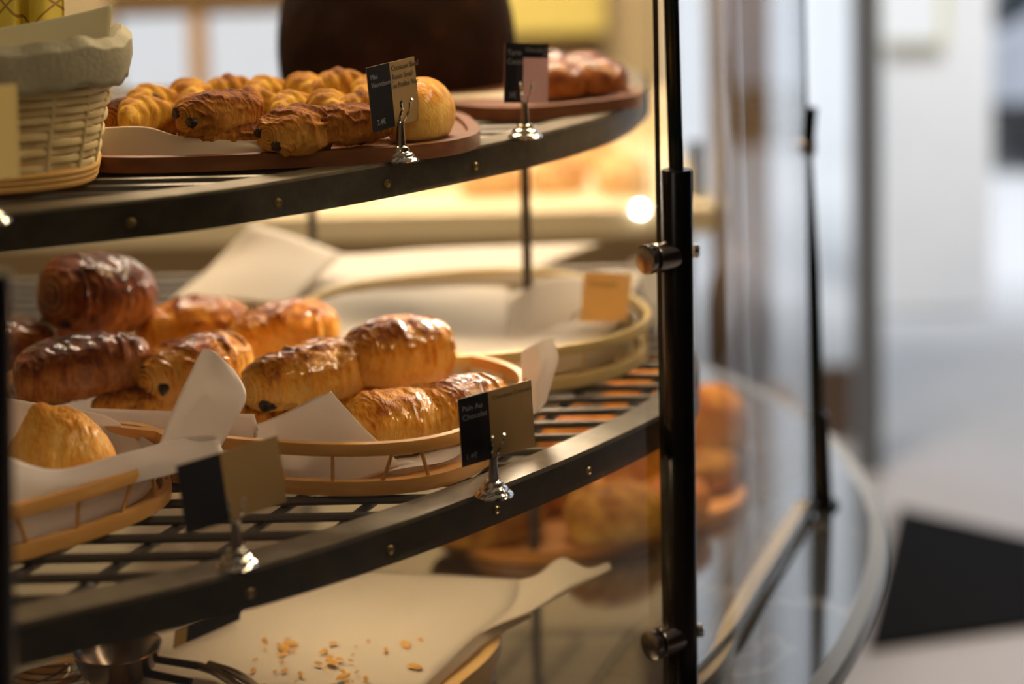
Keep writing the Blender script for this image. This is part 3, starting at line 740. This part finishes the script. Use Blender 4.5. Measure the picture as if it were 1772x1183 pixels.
paper('baking_paper', [
    [[(270, 560, 1.62), (430, 575, 1.62), (600, 590, 1.60), (780, 600, 1.62), (880, 590, 1.66)],
     [(285, 530, 1.72), (440, 520, 1.74), (600, 520, 1.74), (760, 525, 1.76), (880, 525, 1.76)],
     [(330, 490, 1.80), (450, 465, 1.84), (600, 470, 1.86), (760, 475, 1.86), (900, 480, 1.86)],
     [(395, 440, 1.86), (480, 440, 1.90), (620, 440, 1.93), (760, 430, 1.94), (1040, 420, 1.95)]],
    [[(300, 530, 1.66), (380, 520, 1.68), (500, 530, 1.70)],
     [(360, 465, 1.74), (440, 455, 1.76), (550, 480, 1.78)],
     [(436, 388, 1.80), (500, 405, 1.82), (595, 440, 1.85)]],
], 'wide crumpled cream paper behind the chocolate pastries', M_paperb)
def liner(c, a, b, rot, e, z, label, m_):
    mb = MB(); P_ = []
    for k, dz in ((.02, .0078), (.35, .0075), (.7, .0080), (.93, .0095), (.965, .016), (.975, .026), (.985, .036)):
        P_.append([(c[0] + (x - c[0]) * k, c[1] + (y - c[1]) * k, z + dz + (.0015 * math.sin(i * .7) if dz > .03 else 0)) for i, (x, y) in enumerate(oval(c, a, b, rot, e=e))])
    mb.grid(P_, closed_u=True); o = mb.build('paper_liner', m_, None, solid=.0003); tag(o, label, 'paper')
liner((-.045, 1.665), .157, .162, math.radians(20), 2.5, Z1, 'cream paper lining the walls of the far pale basket', M_paperb)
liner((-.400, 1.197), .147, .071, math.radians(39), 2.5, Z1, 'white paper lining the inner wall of the nearest narrow basket', M_paper)
# flat tan card standing in far basket
card((pt(1002, 556, 1.62), pt(1084, 558, 1.64), pt(1006, 470, 1.62)), 'plain tan card standing in the far pale basket', .001, (translucent(mat('ochre_card', (.88, .64, .30), .6), .5, (.95, .68, .30)), M_kraft), [('Croissant', .1, .72, .16, M_ink)])

# ------------------------------------------------------------------ upper shelf goods
def wood_board(c, a, b, rot, z, th_, label, m_, e=3.2, rim=.008):
    lo = oval(c, a, b, rot, e=e); n_ = len(lo); nr = normals2(lo, True); root = empty('wooden_board', (c[0], c[1], z), rot)
    mb = MB(); mb.add([(x, y, z) for x, y in lo] + [(x, y, z + th_ - .004) for x, y in lo], [tuple(range(n_ - 1, -1, -1)), tuple(range(n_, 2 * n_))] + [(i, (i + 1) % n_, n_ + (i + 1) % n_, n_ + i) for i in range(n_)])
    mb.build('board', m_, root)
    mb = MB(); mb.sweep(lo, [(.002, z), (.002, z + th_), (-rim, z + th_), (-rim, z)], nr, True); mb.build('raised_edge', m_, root)
    tag(root, label, 'board'); return root
wood_board((-.205, 1.425), .172, .130, math.radians(8), ZT, .012, 'dark wooden board under the mini pastries on the upper shelf', M_board)
wood_board((.012, 1.655), .098, .100, math.radians(35), ZT, .012, 'brown wooden board at the far end of the upper shelf', M_board)
paper('baking_paper', [
    [[(150, 284, 1.312), (240, 282, 1.308), (330, 281, 1.304), (430, 279, 1.304), (535, 270, 1.318)],
     [(160, 245, 1.322), (240, 245, 1.318), (330, 252, 1.312), (430, 255, 1.310), (510, 262, 1.320)],
     [(165, 221, 1.330), (250, 219, 1.325), (310, 235, 1.318), (400, 243, 1.314), (470, 243, 1.316)]],
], 'thin beige paper edge under the mini pastries', mat('beige_paper', (.62, .50, .38), .75))
GM = 'mini pastries piled on the upper shelf board'
def mini(px, py, h, yaw, seed, label, L=.066, W=.046, H=.036, mat_=P_mini, dark=.05, sticks=((-.009, .002), (.010, -.002))):
    pain(px, py, h, yaw, 0, 0, L, W, H, seed, label, mat_, GM, dark=dark, name='mini_chocolate_pastry', sticks=sticks, rr=.0058, Z0=ZT)
mini(380, 196, .038, 42, 31, 'mini chocolate pastry with two dark holes, upper of the front ones', .070, .050, .042, sticks=((.010, .003), (-.010, -.003)))
mini(513, 228, .026, 45, 32, 'mini chocolate pastry with two dark holes, nearest the price card', .058, .050, .040, sticks=((.012, .001), (-.009, -.007)))
mini(395, 236, .020, 6, 33, 'mini chocolate pastry lying flat beneath the upper front one', .080, .046, .026, sticks=())
mini(600, 216, .028, 35, 34, 'mini chocolate pastry just left of the upper price card', .070, .046, .038, sticks=())
mini(235, 200, .028, 60, 35, 'dark mini chocolate pastry beside the wicker basket', .060, .046, .036, dark=.15, sticks=())
mini(290, 212, .020, 10, 36, 'dark mini chocolate pastry low between basket and front ones', .060, .044, .030, dark=.15, sticks=())
cro = [blob_mesh('mini_croissant', .066, .036, .038, 50 + i, P_yel, 60, 48, .12, 0, .75, .0 + .05 * i, .35, -.45, 5, .6) for i in range(3)]
GC = 'mini croissants in the back rows of the upper shelf'
cps = [(255, 160, 1.44, 'leftmost mini croissant in the back row beside the basket'), (325, 150, 1.47, 'mini croissant second from left in the back row'),
       (395, 145, 1.49, 'mini croissant third from left in the back row'), (455, 145, 1.48, 'mini croissant fourth from left, before the bright gap'),
       (525, 140, 1.47, 'mini croissant before the left edge of the dark loaf'), (585, 135, 1.46, 'mini croissant highest in the pile by the upper price card'),
       (640, 145, 1.45, 'mini croissant partly behind the upper price card'), (330, 175, 1.43, 'mini croissant in the second row above the front pastry'),
       (430, 168, 1.42, 'mini croissant in the second row behind the front pastry'), (500, 172, 1.41, 'mini croissant in the second row, middle'),
       (565, 170, 1.40, 'mini croissant in the second row, right of middle'), (625, 175, 1.39, 'mini croissant in the second row beside the card'),
       (240, 180, 1.40, 'mini croissant at the left end of the second row')]
for i, (px, py, Y, lb) in enumerate(cps):
    o = link('mini_croissant', cro[i % 3]); p = pt(px, py + 10, Y); o.location = (p.x, p.y, max(p.z - .017, ZT + .0125)); o.rotation_euler = (0, 0, math.radians(60 + 37 * math.sin(i * 2.1)))
    tag(o, lb, 'croissant', GC)
me = blob_mesh('golden_brioche', .075, .052, .062, 71, P_gold, 60, 60, .05, 0, .55, -.22)
o = link('golden_brioche', me); p = at(728, 232, ZT + .012); o.location = p; o.rotation_euler = (0, 0, math.radians(75)); tag(o, 'smooth pale golden brioche right of the upper price card', 'brioche')
# big dark loaf
me = blob_mesh('dark_round_loaf', .252, .24, .30, 72, P_rye, 80, 80, .05, 0, .95, 0, flat=.30)
o = link('dark_round_loaf', me); p = at(690, 196, ZT + .001); p = Vector((pt(690, 185, 1.80).x, 1.80, ZT + .001)); o.location = p; tag(o, 'huge dark brown round loaf behind the upper price card', 'loaf')
# chocolate cakes on far board
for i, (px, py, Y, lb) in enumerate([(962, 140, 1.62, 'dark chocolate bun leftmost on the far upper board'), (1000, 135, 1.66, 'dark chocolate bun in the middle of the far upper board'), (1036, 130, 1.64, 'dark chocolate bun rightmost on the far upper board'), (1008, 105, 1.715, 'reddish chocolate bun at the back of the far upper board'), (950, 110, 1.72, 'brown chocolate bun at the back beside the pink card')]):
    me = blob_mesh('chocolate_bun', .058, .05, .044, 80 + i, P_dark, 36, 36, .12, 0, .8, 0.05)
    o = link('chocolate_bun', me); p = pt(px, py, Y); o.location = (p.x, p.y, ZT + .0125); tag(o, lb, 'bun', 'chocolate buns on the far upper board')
paper('baking_paper', [[[(770, 205, 1.58), (850, 200, 1.57), (930, 200, 1.58), (990, 190, 1.60)], [(775, 185, 1.62), (850, 182, 1.62), (930, 180, 1.62), (1000, 172, 1.64)], [(765, 165, 1.66), (850, 160, 1.67), (930, 150, 1.67), (985, 158, 1.68)]]], 'pale paper on the far board of the upper shelf', M_paperb)
paper('baking_paper', [[[(700, 235, 1.42), (735, 230, 1.43), (760, 222, 1.44)], [(705, 190, 1.43), (740, 185, 1.44), (764, 185, 1.45)], [(715, 160, 1.44), (745, 155, 1.45), (769, 148, 1.46)]]], 'small white paper corner behind the golden brioche')

# wicker basket (rectangular, rounded, woven) with liner
def wicker():
    c = (-.435, 1.262); rot = math.radians(12); z0 = ZT + .001; Hh = .092
    root = empty('wicker_basket', (c[0], c[1], z0), rot)
    def ringp(k, off=0.0): return oval(c, .118 + .018 * k + off, .075 + .018 * k + off, rot, 96, 3.6)
    mb = MB(); rows = 14
    for r_ in range(rows):
        k = r_ / (rows - 1); z = z0 + .010 + (Hh - .014) * k; R_ = ringp(k); nr = normals2(R_, True); pts = []
        for i, (p, n_) in enumerate(zip(R_, nr)):
            w_ = .0017 * math.cos(math.pi * i / 6 + math.pi * (r_ % 2)); pts.append((p[0] + n_[0] * w_, p[1] + n_[1] * w_, z))
        mb.tube(pts, .0016, 8, True, sy=.0027)
    mb.build('woven_strands', M_wicker, root)
    mb = MB(); R0, R1 = ringp(0), ringp(1)
    for i in range(3, 96, 6): mb.tube([(*R0[i], z0 + .002), (*R1[i], z0 + Hh)], .0017, 6)
    mb.build('stakes', M_wicker, root)
    mb = MB()
    for q in range(3): 
        R_ = ringp(0, .001 * q); mb.tube([(x, y, z0 + .003 + .0042 * q) for x, y in R_], .0030, 8, True)
    R_ = ringp(0, -.002); n_ = len(R_); mb.add([(x, y, z0 + .001) for x, y in R_] + [(x, y, z0 + .004) for x, y in R_], [tuple(range(n_ - 1, -1, -1)), tuple(range(n_, 2 * n_))])
    mb.build('coiled_foot', mat('amber_wicker', (.66, .38, .10), .5), root)
    # linen liner folded over the rim
    mb = MB(); P_ = []
    for (off, dz) in ((-.032, -.05), (-.006, .0), (-.002, .012), (.006, .017), (.013, .010), (.013, -.002), (.010, -.013), (.009, -.018)):
        R_ = ringp(1, off); P_.append([(x, y, z0 + Hh + dz + .0016 * math.sin(i * .55) + .001 * math.sin(i * 1.3)) for i, (x, y) in enumerate(R_)])
    mb.grid(P_, closed_u=True); mb.build('linen_liner', M_cloth, root, solid=.0012)
    tag(root, 'pale wicker basket with grey linen liner at the upper left', 'basket')
wicker()
paper('baking_paper', [[[(-40, 108, 1.235), (60, 106, 1.255), (130, 104, 1.27), (188, 100, 1.285)], [(-40, 85, 1.24), (60, 70, 1.255), (130, 58, 1.27), (190, 60, 1.285)], [(-40, 55, 1.24), (60, 38, 1.255), (130, 24, 1.27), (194, 8, 1.285)]]], 'cream paper sheet standing up out of the wicker basket', mat('cream_sheet', (.60, .56, .36), .7))
# yellow checked cloth / wrapper
def yellow():
    m = mat('yellow_quilted_foil', (.62, .46, .03), .5); nt = m.node_tree; N = nt.nodes; L = nt.links; b = N['Principled BSDF']
    tc = N.new('ShaderNodeTexCoord'); mp = N.new('ShaderNodeMapping'); mp.inputs['Rotation'].default_value = (0, math.radians(45), 0); L.new(tc.outputs['Object'], mp.inputs[0])
    sp = N.new('ShaderNodeSeparateXYZ'); L.new(mp.outputs[0], sp.inputs[0]); prev = None
    for ax in ('X', 'Z'):
        f_ = N.new('ShaderNodeMath'); f_.operation = 'MULTIPLY'; f_.inputs[1].default_value = 42; L.new(sp.outputs[ax], f_.inputs[0])
        g = N.new('ShaderNodeMath'); g.operation = 'FRACT'; L.new(f_.outputs[0], g.inputs[0])
        h = N.new('ShaderNodeMath'); h.operation = 'LESS_THAN'; h.inputs[1].default_value = .07; L.new(g.outputs[0], h.inputs[0])
        if prev is None: prev = h
        else:
            mx_ = N.new('ShaderNodeMath'); mx_.operation = 'MAXIMUM'; L.new(prev.outputs[0], mx_.inputs[0]); L.new(h.outputs[0], mx_.inputs[1]); prev = mx_
    mx = N.new('ShaderNodeMix'); mx.data_type = 'RGBA'; L.new(prev.outputs[0], mx.inputs[0]); mx.inputs[6].default_value = (.66, .50, .05, 1); mx.inputs[7].default_value = (.30, .18, .01, 1); L.new(mx.outputs[2], b.inputs['Base Color'])
    mb = MB(); ploft(mb, [[(-40, 90, 1.285), (20, 84, 1.27), (42, 82, 1.285), (70, 80, 1.275), (112, 74, 1.29)], [(-40, 20, 1.29), (20, 20, 1.275), (42, 20, 1.292), (70, 20, 1.28), (108, 20, 1.295)], [(-40, -90, 1.30), (20, -90, 1.285), (42, -90, 1.30), (70, -90, 1.29), (108, -90, 1.305)]])
    ploft(mb, [[(112, 74, 1.29), (100, 60, 1.32), (60, 60, 1.33), (-40, 60, 1.33)], [(108, -90, 1.305), (95, -90, 1.33), (60, -90, 1.34), (-40, -90, 1.34)]])
    o = mb.build('gift_bag', m, None, solid=.0006); tag(o, 'yellow bag with a diamond line pattern standing in the wicker basket', 'bag')
yellow()

# ------------------------------------------------------------------ counter level goods
def board_stack():
    q0 = at(815, 1183, ZC + .025); q1 = at(930, 1098, ZC + .025); d = (q1 - q0).normalized(); n = Vector((-d.y, d.x, 0)); L_ = .44
    ctr = q1 - d * .21 + n * .17; ang = math.atan2(d.y, d.x)
    for k in range(3):
        root_c = (ctr.x + .006 * k, ctr.y - .004 * k)
        wood_board(root_c, .205 - .003 * k, .165, ang + .02 * (k - 1), ZC + .001 + .0135 * k, .013, ['bottom golden wooden tray of the stack on the countertop', 'middle golden wooden tray of the stack on the countertop', 'top golden wooden tray of the stack under the crumbed paper'][k], M_boardl, 4.5)
    return ctr, d, n
ctr, dv, nv_ = board_stack()
zp = ZC + .043
mb = MB()
loft(mb, [[at(px, py, z) for px, py, z in r] for r in [
    [(260, 1260, zp + .003), (420, 1250, zp + .003), (560, 1240, zp + .003), (712, 1205, zp + .004)],
    [(230, 1160, zp + .003), (420, 1150, zp + .005), (600, 1140, zp + .003), (770, 1150, zp + .006)],
    [(240, 1090, zp + .003), (440, 1085, zp + .006), (640, 1080, zp + .008), (830, 1095, zp + .010)],
    [(330, 1040, zp + .006), (500, 1030, zp + .010), (690, 1030, zp + .014), (890, 1045, zp + .020)],
    [(430, 985, zp + .010), (560, 985, zp + .014), (730, 992, zp + .020), (900, 1002, zp + .030)]]])
loft(mb, [[at(px, py, z) for px, py, z in r] for r in [
    [(828, 1096, zp + .010), (888, 1046, zp + .020), (897, 1003, zp + .030)],
    [(880, 1075, zp + .014), (925, 1035, zp + .028), (932, 992, zp + .040)],
    [(915, 1060, zp + .022), (965, 1020, zp + .038), (972, 964, zp + .052)],
    [(985, 1022, zp + .036), (1010, 1003, zp + .044), (1016, 982, zp + .050)],
    [(1045, 990, zp + .048), (1058, 984, zp + .050), (1054, 972, zp + .053)]]])
loft(mb, [[at(px, py, z) for px, py, z in r] for r in [
    [(712, 1205, zp + .004), (770, 1150, zp + .006), (830, 1095, zp + .010), (912, 1060, zp + .022)],
    [(728, 1212, zp - .004), (790, 1158, zp - .003), (856, 1102, zp + .002), (922, 1066, zp + .014)]]])
o = mb.build('baking_paper', M_paperb, None, solid=.0003, angle=80); tag(o, 'large cream paper with golden crumbs spread over the stacked trays', 'paper')
rnd = random.Random(4)
mb = MB()
for k in range(46):
    px, py = rnd.uniform(430, 740), rnd.uniform(1105, 1190)
    base_ = at(px, py, zp + .0075); r_ = rnd.choice([.0015, .002, .003, .005])
    Mx = Matrix.Rotation(rnd.uniform(0, 6), 3, 'Z')
    mb.lathe([(0, r_ * .4), (r_ * .7, r_ * .35), (r_, 0), (0, -r_ * .2)], base_, 6, Mx @ Matrix.Diagonal((1.6, .8, 1)))
o = mb.build('pastry_crumbs', mat('crumb', (.62, .34, .08), .7)); tag(o, 'scattered golden pastry crumbs on the cream paper', 'crumbs', kind='stuff')
card((at(300, 1122, zp + .010), at(415, 1072, zp + .014), at(285, 1098, zp + .028)), 'dark card lying tipped on the cream paper', .18, (M_slate, M_kraft), [])
def tongs():
    root = empty('serving_tongs', at(330, 1165, zp + .01)); a0 = at(255, 1138, zp + .02); a1 = at(345, 1152, zp + .016); a2 = at(430, 1200, zp + .012)
    b0 = at(235, 1160, zp + .014); b1 = at(330, 1180, zp + .010)
    for s_, (p, q) in enumerate(((a0, a1), (b0, b1))):
        m_ = MB(); m_.tube([p, q], .0042, 10, sy=.003); m_.build('handle', M_post, root)
    m_ = MB(); m_.tube(catmull([a1, a1.lerp(a2, .4) + Vector((0, 0, .003)), a2], 5), .0035, 8); m_.tube(catmull([a1 + Vector((.008, 0, .001)), a1.lerp(a2, .5) + Vector((.012, 0, .004)), a2 + Vector((.012, 0, 0))], 5), .0035, 8)
    m_.build('arm', M_knob, root); tag(root, 'dark metal serving tongs lying on the cream paper', 'tongs')
tongs()
c = at(205, 1172, zp + .004); mb = MB(); mb.lathe([(0, .003), (.020, .003), (.028, .010), (.034, .026), (.036, .028), (.037, .027), (.031, .010), (.022, 0), (0, 0)], c, 40); o = mb.build('metal_bowl', M_knob); tag(o, 'small shiny metal bowl beside the tongs under the middle shelf', 'bowl')
c = at(90, 1215, zp + .002); mb = MB(); mb.lathe([(0, .003), (.03, .003), (.045, .012), (.046, .010), (.03, 0), (0, 0)], c, 40); o = mb.build('metal_dish', M_chrome); tag(o, 'shallow chrome dish at the lower left corner', 'dish')

# breads on the counter to the right
wood_board((.075, 1.86), .175, .115, math.radians(30), ZC + .001, .012, 'orange wooden tray under the counter loaves', mat('orange_wood', (.60, .26, .05), .45))
GLV = 'golden loaves on the countertop behind the post'
lv = [(845, 958, 1.76, .125, .085, .075, 20, P_loaf, .25, 'dark brown loaf leftmost under the middle shelf'),
      (1062, 955, 1.76, .105, .08, .07, 25, P_loaf, .0, 'big orange loaf in front, left of the post'),
      (965, 930, 1.86, .090, .07, .065, 60, P_loaf, .12, 'narrow loaf behind, between the two biggest loaves'),
      (1165, 965, 1.80, .085, .07, .06, 40, P_gold, .05, 'golden loaf directly behind the post'),
      (1110, 900, 1.93, .100, .08, .09, 10, P_loaf, .1, 'loaf in the second row, left of the post'),
      (1000, 895, 2.02, .100, .08, .07, 0, P_gold, .1, 'small loaf in the back row, left'),
      (1225, 850, 2.02, .10, .08, .105, 10, P_gold, -.1, 'pale yellow loaf standing highest, right of the post'),
      (1130, 850, 2.08, .12, .08, .12, 0, P_gold, .0, 'yellow loaf in the back row behind the post'),
      (1225, 930, 1.90, .08, .06, .05, 30, P_loaf, .1, 'orange loaf low, just right of the post')]
for i, (px, py, Y, L_, W_, H_, yaw, m_, dk, lb) in enumerate(lv):
    me = blob_mesh('bread_loaf', L_, W_, H_, 100 + i, m_, 50, 50, .06, 3, .7, dk)
    o = link('bread_loaf', me); p = pt(px, py, Y); o.location = (p.x, p.y, ZC + .0135); o.rotation_euler = (0, 0, math.radians(yaw)); tag(o, lb, 'loaf', GLV)

# ------------------------------------------------------------------ rear of the shop
def wallbox(name, x0, x1, y0, y1, z0, z1, m_):
    mb = MB(); mb.box(((x0 + x1) / 2, (y0 + y1) / 2, (z0 + z1) / 2), ((x1 - x0) / 2, (y1 - y0) / 2, (z1 - z0) / 2)); o = mb.build(name, m_, smooth=False); o['kind'] = 'structure'; return o
M_cream = mat('cream_wall_paint', (.62, .50, .28), .8, noise=(2, (.55, .42, .22), .6, (1, 1, 1)))
M_plaster = mat('white_plaster', (.86, .86, .87), .7, noise=(3, (.74, .76, .78), .6, (1, 1, 1)))
M_floor = mat('pale_grey_floor', (.46, .45, .47), .35, noise=(1.5, (.40, .39, .42), .7, (1, 1, 1)))
M_pave = mat('pale_paving', (.46, .46, .47), .8, noise=(2.5, (.41, .41, .42), .7, (1, 1, 1)))
wallbox('floor', -3, 3.3, -2.5, 4.4, -.05, 0, M_floor)
wallbox('ground', -12, 22, 4.4, 30, -.06, -.01, M_pave)
wallbox('ceiling', -3, 3.3, -2.5, 4.4, 2.9, 3.0, mat('ceiling_paint', (.5, .48, .45), .8))
wallbox('wall_right', 3.2, 3.3, -2.5, 4.4, 0, 3, mat('walnut_panelling', (.045, .032, .024), .6))
wallbox('wall_left', -3.1, -3, -2.5, 4.4, 0, 3, M_cream)
wallbox('wall_front', -3, 3.3, -2.6, -2.5, 0, 3, mat('brown_wall', (.16, .12, .08), .8))
# back wall with a window opening (px 195..505 / y 15..135)
YB = 4.3
wl, wr = pt(190, 80, YB).x, pt(512, 80, YB).x; wt, wb_ = pt(350, 14, YB).z, pt(350, 175, YB).z
xr_ = pt(1165, 300, YB).x
wallbox('wall_back', -3, wl, YB, YB + .1, 0, 3, M_cream); wallbox('wall_back', wr, xr_, YB, YB + .1, 0, 3, M_cream)
wallbox('wall_back', wl, wr, YB, YB + .1, 0, wb_, M_cream); wallbox('wall_back', wl, wr, YB, YB + .1, wt, 3, mat('brown_lintel', (.22, .14, .05), .7))
root = empty('window_1', (wl, YB, wb_)); root['kind'] = 'structure'
mb = MB(); mb.box(((wl + wr) / 2 - .02, YB + .05, (wt + wb_) / 2), (.02, .03, (wt - wb_) / 2)); mb.box(((wl + wr) / 2, YB + .06, wt - .01), ((wr - wl) / 2, .03, .01)); mb.build('window_frame', mat('ochre_frame', (.55, .33, .10), .5), root, smooth=False)
mb = MB(); mb.box(((wl + wr) / 2, YB + .08, (wt + wb_) / 2), ((wr - wl) / 2, .003, (wt - wb_) / 2)); mb.build('pane', glass_mat('dimmed_window_glass', (.93, .91, .89)), root, smooth=False)  # pane tint added to mute the daylight through the window
# yellow board high on back wall
def slab_thing(name, x0, x1, Y, z0, z1, m_, label, cat, d=.03):
    mb = MB(); mb.box(((x0 + x1) / 2, Y, (z0 + z1) / 2), ((x1 - x0) / 2, d / 2, (z1 - z0) / 2)); o = mb.build(name, m_, smooth=False); tag(o, label, cat); return o
a_ = pt(860, 58, 4.2); b_ = pt(1042, -120, 4.2); slab_thing('menu_board', a_.x, b_.x, 4.2, a_.z, b_.z, mat('yellow_board', (.85, .70, .18), .6), 'bright yellow board on the back wall above the pink card', 'board')
# back bar with shelf of rolls
zs = 1.02
def backbar():
    root = empty('back_shelf_unit', (-.38, 2.75, 0))
    mb = MB(); mb.box((-.38, 2.9, zs - .02), (.68, .35, .02)); mb.build('shelf_board', mat('cream_laminate', (.72, .60, .38), .5), root, smooth=False)
    mb = MB(); mb.box((-.38, 2.95, .49), (.66, .28, .49)); mb.build('cabinet_body', mat('tan_laminate', (.50, .36, .18), .5), root, smooth=False)
    for x in (-1.04, -.335, .28):
        mb = MB(); mb.box((x, 2.62, 1.06), (.010, .010, .05)); mb.build('upright', M_post, root, smooth=False)
    mb = MB(); mb.box((-.38, 3.24, 1.06), (.68, .01, .06)); mb.build('back_panel', mat('light_cream_panel', (.80, .66, .40), .6), root, smooth=False)
    tag(root, 'cream shelf unit with rolls far behind the display case', 'shelf unit')
backbar()
rl = [blob_mesh('pale_roll', .105, .085, .085, 130 + i, P_pale, 36, 36, .08, 2, .8, -.05 + .1 * i) for i in range(3)]
GR_ = 'pale rolls on the shelf unit behind the case'
rx = [(290, 2.72, 'pale roll behind the left gap under the upper shelf'), (400, 2.85, 'pale roll second from left behind the upper shelf edge'), (610, 2.72, 'pale roll right of the dark upright'), (735, 2.80, 'pale roll second to the left of the slim inner pole'), (850, 2.70, 'pale roll nearest the slim inner pole on the left'), (965, 2.72, 'pale roll just right of the slim inner pole'), (1075, 2.70, 'pale roll nearest the big post on its left'), (1020, 2.92, 'pale roll farther back between pole and post')]
for i, (px, Y, lb) in enumerate(rx):
    o = link('pale_roll', rl[i % 3]); p = pt(px, 340, Y); o.location = (p.x, Y, zs + .001); o.rotation_euler = (0, 0, i * .8); tag(o, lb, 'bread roll', GR_)

# ------------------------------------------------------------------ entrance side: pillar, white wall, mat, street
def vert(name, px0, px1, Y, z0, z1, m_, d, py=400):
    x0, x1 = pt(px0, py, Y).x, pt(px1, py, Y).x
    return wallbox(name, x0, x1, Y, Y + d, z0, z1, m_)
vert('column', 1534, 1716, 5.9, 0, 3.4, M_plaster, .3)
vert('column', 1484, 1526, 4.25, 0, 3.0, mat('grey_painted_steel', (.12, .14, .165), .45), .08)
vert('column', 1240, 1335, 4.30, 0, 3.0, mat('brown_wood_post', (.16, .105, .05), .6, noise=(4, (.25, .15, .06), .8, (1, 1, 1))), .15)
mb = MB(); cs = pt(1290, 690, 3.1); mb.box((cs.x, 3.1, cs.z - .02), (.09, .09, .02)); mb.box((cs.x, 3.1, (cs.z - .04) / 2), (.05, .05, (cs.z - .04) / 2)); o = mb.build('side_table', mat('ochre_table', (.40, .22, .07), .5), smooth=False); tag(o, 'small ochre table beyond the display case, under the brown sack', 'table')
me = blob_mesh('flour_sack', .125, .12, .30, 160, mat('brown_sackcloth', (.15, .10, .065), .9), 40, 40, .08, 0, .6, 0, flat=.85); o = link('flour_sack', me); o.location = (cs.x - .01, 3.1, cs.z + .001); tag(o, 'tall dark brown sack seen through the curved glass behind the post', 'sack')
mb = MB(); bl = pt(1108, 362, 2.55); mb.lathe([(0, -.008), (.006, -.006), (.008, 0), (.006, .006), (0, .008)], bl, 16); o = mb.build('glint_bead', mat('glint_glow', (1, 1, 1), .5, emit=((1, .95, .86), 55))); tag(o, 'small glowing bead added as a highlight left of the big post', 'highlight')  # glowing bead added in place of a blurred highlight
root = empty('door_1', (pt(1450, 400, 4.55).x, 4.55, 0)); root['kind'] = 'structure'
x0, x1 = pt(1408, 700, 4.55).x, pt(1488, 700, 4.55).x
mb = MB(); mb.box(((x0 + x1) / 2, 4.55, .10), ((x1 - x0) / 2, .02, .10)); mb.build('kick_panel', mat('brown_kick_panel', (.10, .065, .045), .5), root, smooth=False)
mb = MB(); mb.box(((x0 + x1) / 2, 4.55, 1.6), ((x1 - x0) / 2, .004, 1.4)); mb.build('pane', M_glass, root, smooth=False)
a_ = pt(1512, 84, 5.85); b_ = pt(1642, -200, 5.85)
root = empty('poster', (a_.x, 5.87, a_.z)); mb = MB(); mb.box(((a_.x + b_.x) / 2, 5.875, (a_.z + b_.z) / 2), ((b_.x - a_.x) / 2, .006, (b_.z - a_.z) / 2)); mb.build('frame', mat('pale_yellow_frame', (.72, .68, .42), .5), root, smooth=False)
mb = MB(); mb.box(((a_.x + b_.x) / 2 - .01, 5.866, (a_.z + b_.z) / 2 + .01), ((b_.x - a_.x) / 2 - .02, .003, (b_.z - a_.z) / 2 - .01)); mb.build('sheet', mat('white_poster_sheet', (.88, .90, .92), .6), root, smooth=False)
tag(root, 'white poster with pale yellow frame on the white wall', 'poster')
# door mat
q = [at(1555, 882, .004), at(1850, 950, .004), at(1850, 1075, .004), at(1500, 1125, .004)]
mb = MB(); mb.add([(v.x, v.y, .001) for v in q] + [(v.x, v.y, .012) for v in q], [(3, 2, 1, 0), (4, 5, 6, 7), (0, 1, 5, 4), (1, 2, 6, 5), (2, 3, 7, 6), (3, 0, 4, 7)])
o = mb.build('door_mat', mat('black_mat', (.006, .0065, .008), .95, spec=.1), smooth=False); tag(o, 'black door mat on the pale floor beyond the counter', 'mat')
# silver car in the street
def car():
    Y = 8.6; x0 = pt(1724, 300, Y).x; root = empty('car', (x0 + 2.1, Y + .8, 0)); W2 = .85
    M_sil = mat('silver_paint', (.34, .36, .41), .3, .3, coat=.5); M_win = mat('dark_car_glass', (.01, .015, .02), .08); M_tyre = mat('tyre_rubber', (.012, .012, .014), .8)
    prof = [(0, .35), (.02, .72), (.25, .86), (.95, .92), (3.6, .95), (4.1, .90), (4.2, .6), (4.2, .35)]
    mb = MB(); K = len(prof)
    for k_, yy in ((0, Y), (1, Y + 1.7)): pass
    vs = [(x0 + x, Y, z) for x, z in prof] + [(x0 + x, Y + 1.7, z) for x, z in prof]
    mb.add(vs, [tuple(range(K)), tuple(range(2 * K - 1, K - 1, -1))] + [(i, (i + 1) % K, K + (i + 1) % K, K + i) for i in range(K)]); b = mb.build('body', M_sil, root, smooth=False)
    md = b.modifiers.new('bevel', 'BEVEL'); md.width = .05; md.segments = 3
    cab = [(.0, .86), (.25, 1.38), (.6, 1.45), (2.5, 1.45), (3.2, .93)]
    mb = MB(); K = len(cab); vs = [(x0 + x, Y + .05 + (.12 if z > 1 else 0), z) for x, z in cab] + [(x0 + x, Y + 1.65 - (.12 if z > 1 else 0), z) for x, z in cab]
    mb.add(vs, [tuple(range(K)), tuple(range(2 * K - 1, K - 1, -1))] + [(i, (i + 1) % K, K + (i + 1) % K, K + i) for i in range(K)]); mb.build('side_windows', M_win, root, smooth=False)
    mb = MB(); mb.box((x0 + 1.5, Y + .85, 1.46), (.98, .66, .02)); mb.build('roof', M_sil, root, smooth=False)
    mb = MB(); mb.box((x0 + 2.1, Y + .85, .30), (2.08, .84, .10)); mb.build('sill', M_tyre, root, smooth=False)
    for wx in (.75, 3.4):
        for wy in (Y + .06, Y + 1.64):
            m_ = MB(); m_.lathe([(0, -.1), (.28, -.1), (.31, -.07), (.31, .07), (.28, .1), (0, .1)], (x0 + wx, wy, .31), 28, Matrix.Rotation(math.pi / 2, 3, 'X')); m_.build('wheel', M_tyre, root)
    tag(root, 'silver car parked in the street at the right border', 'car')
car()
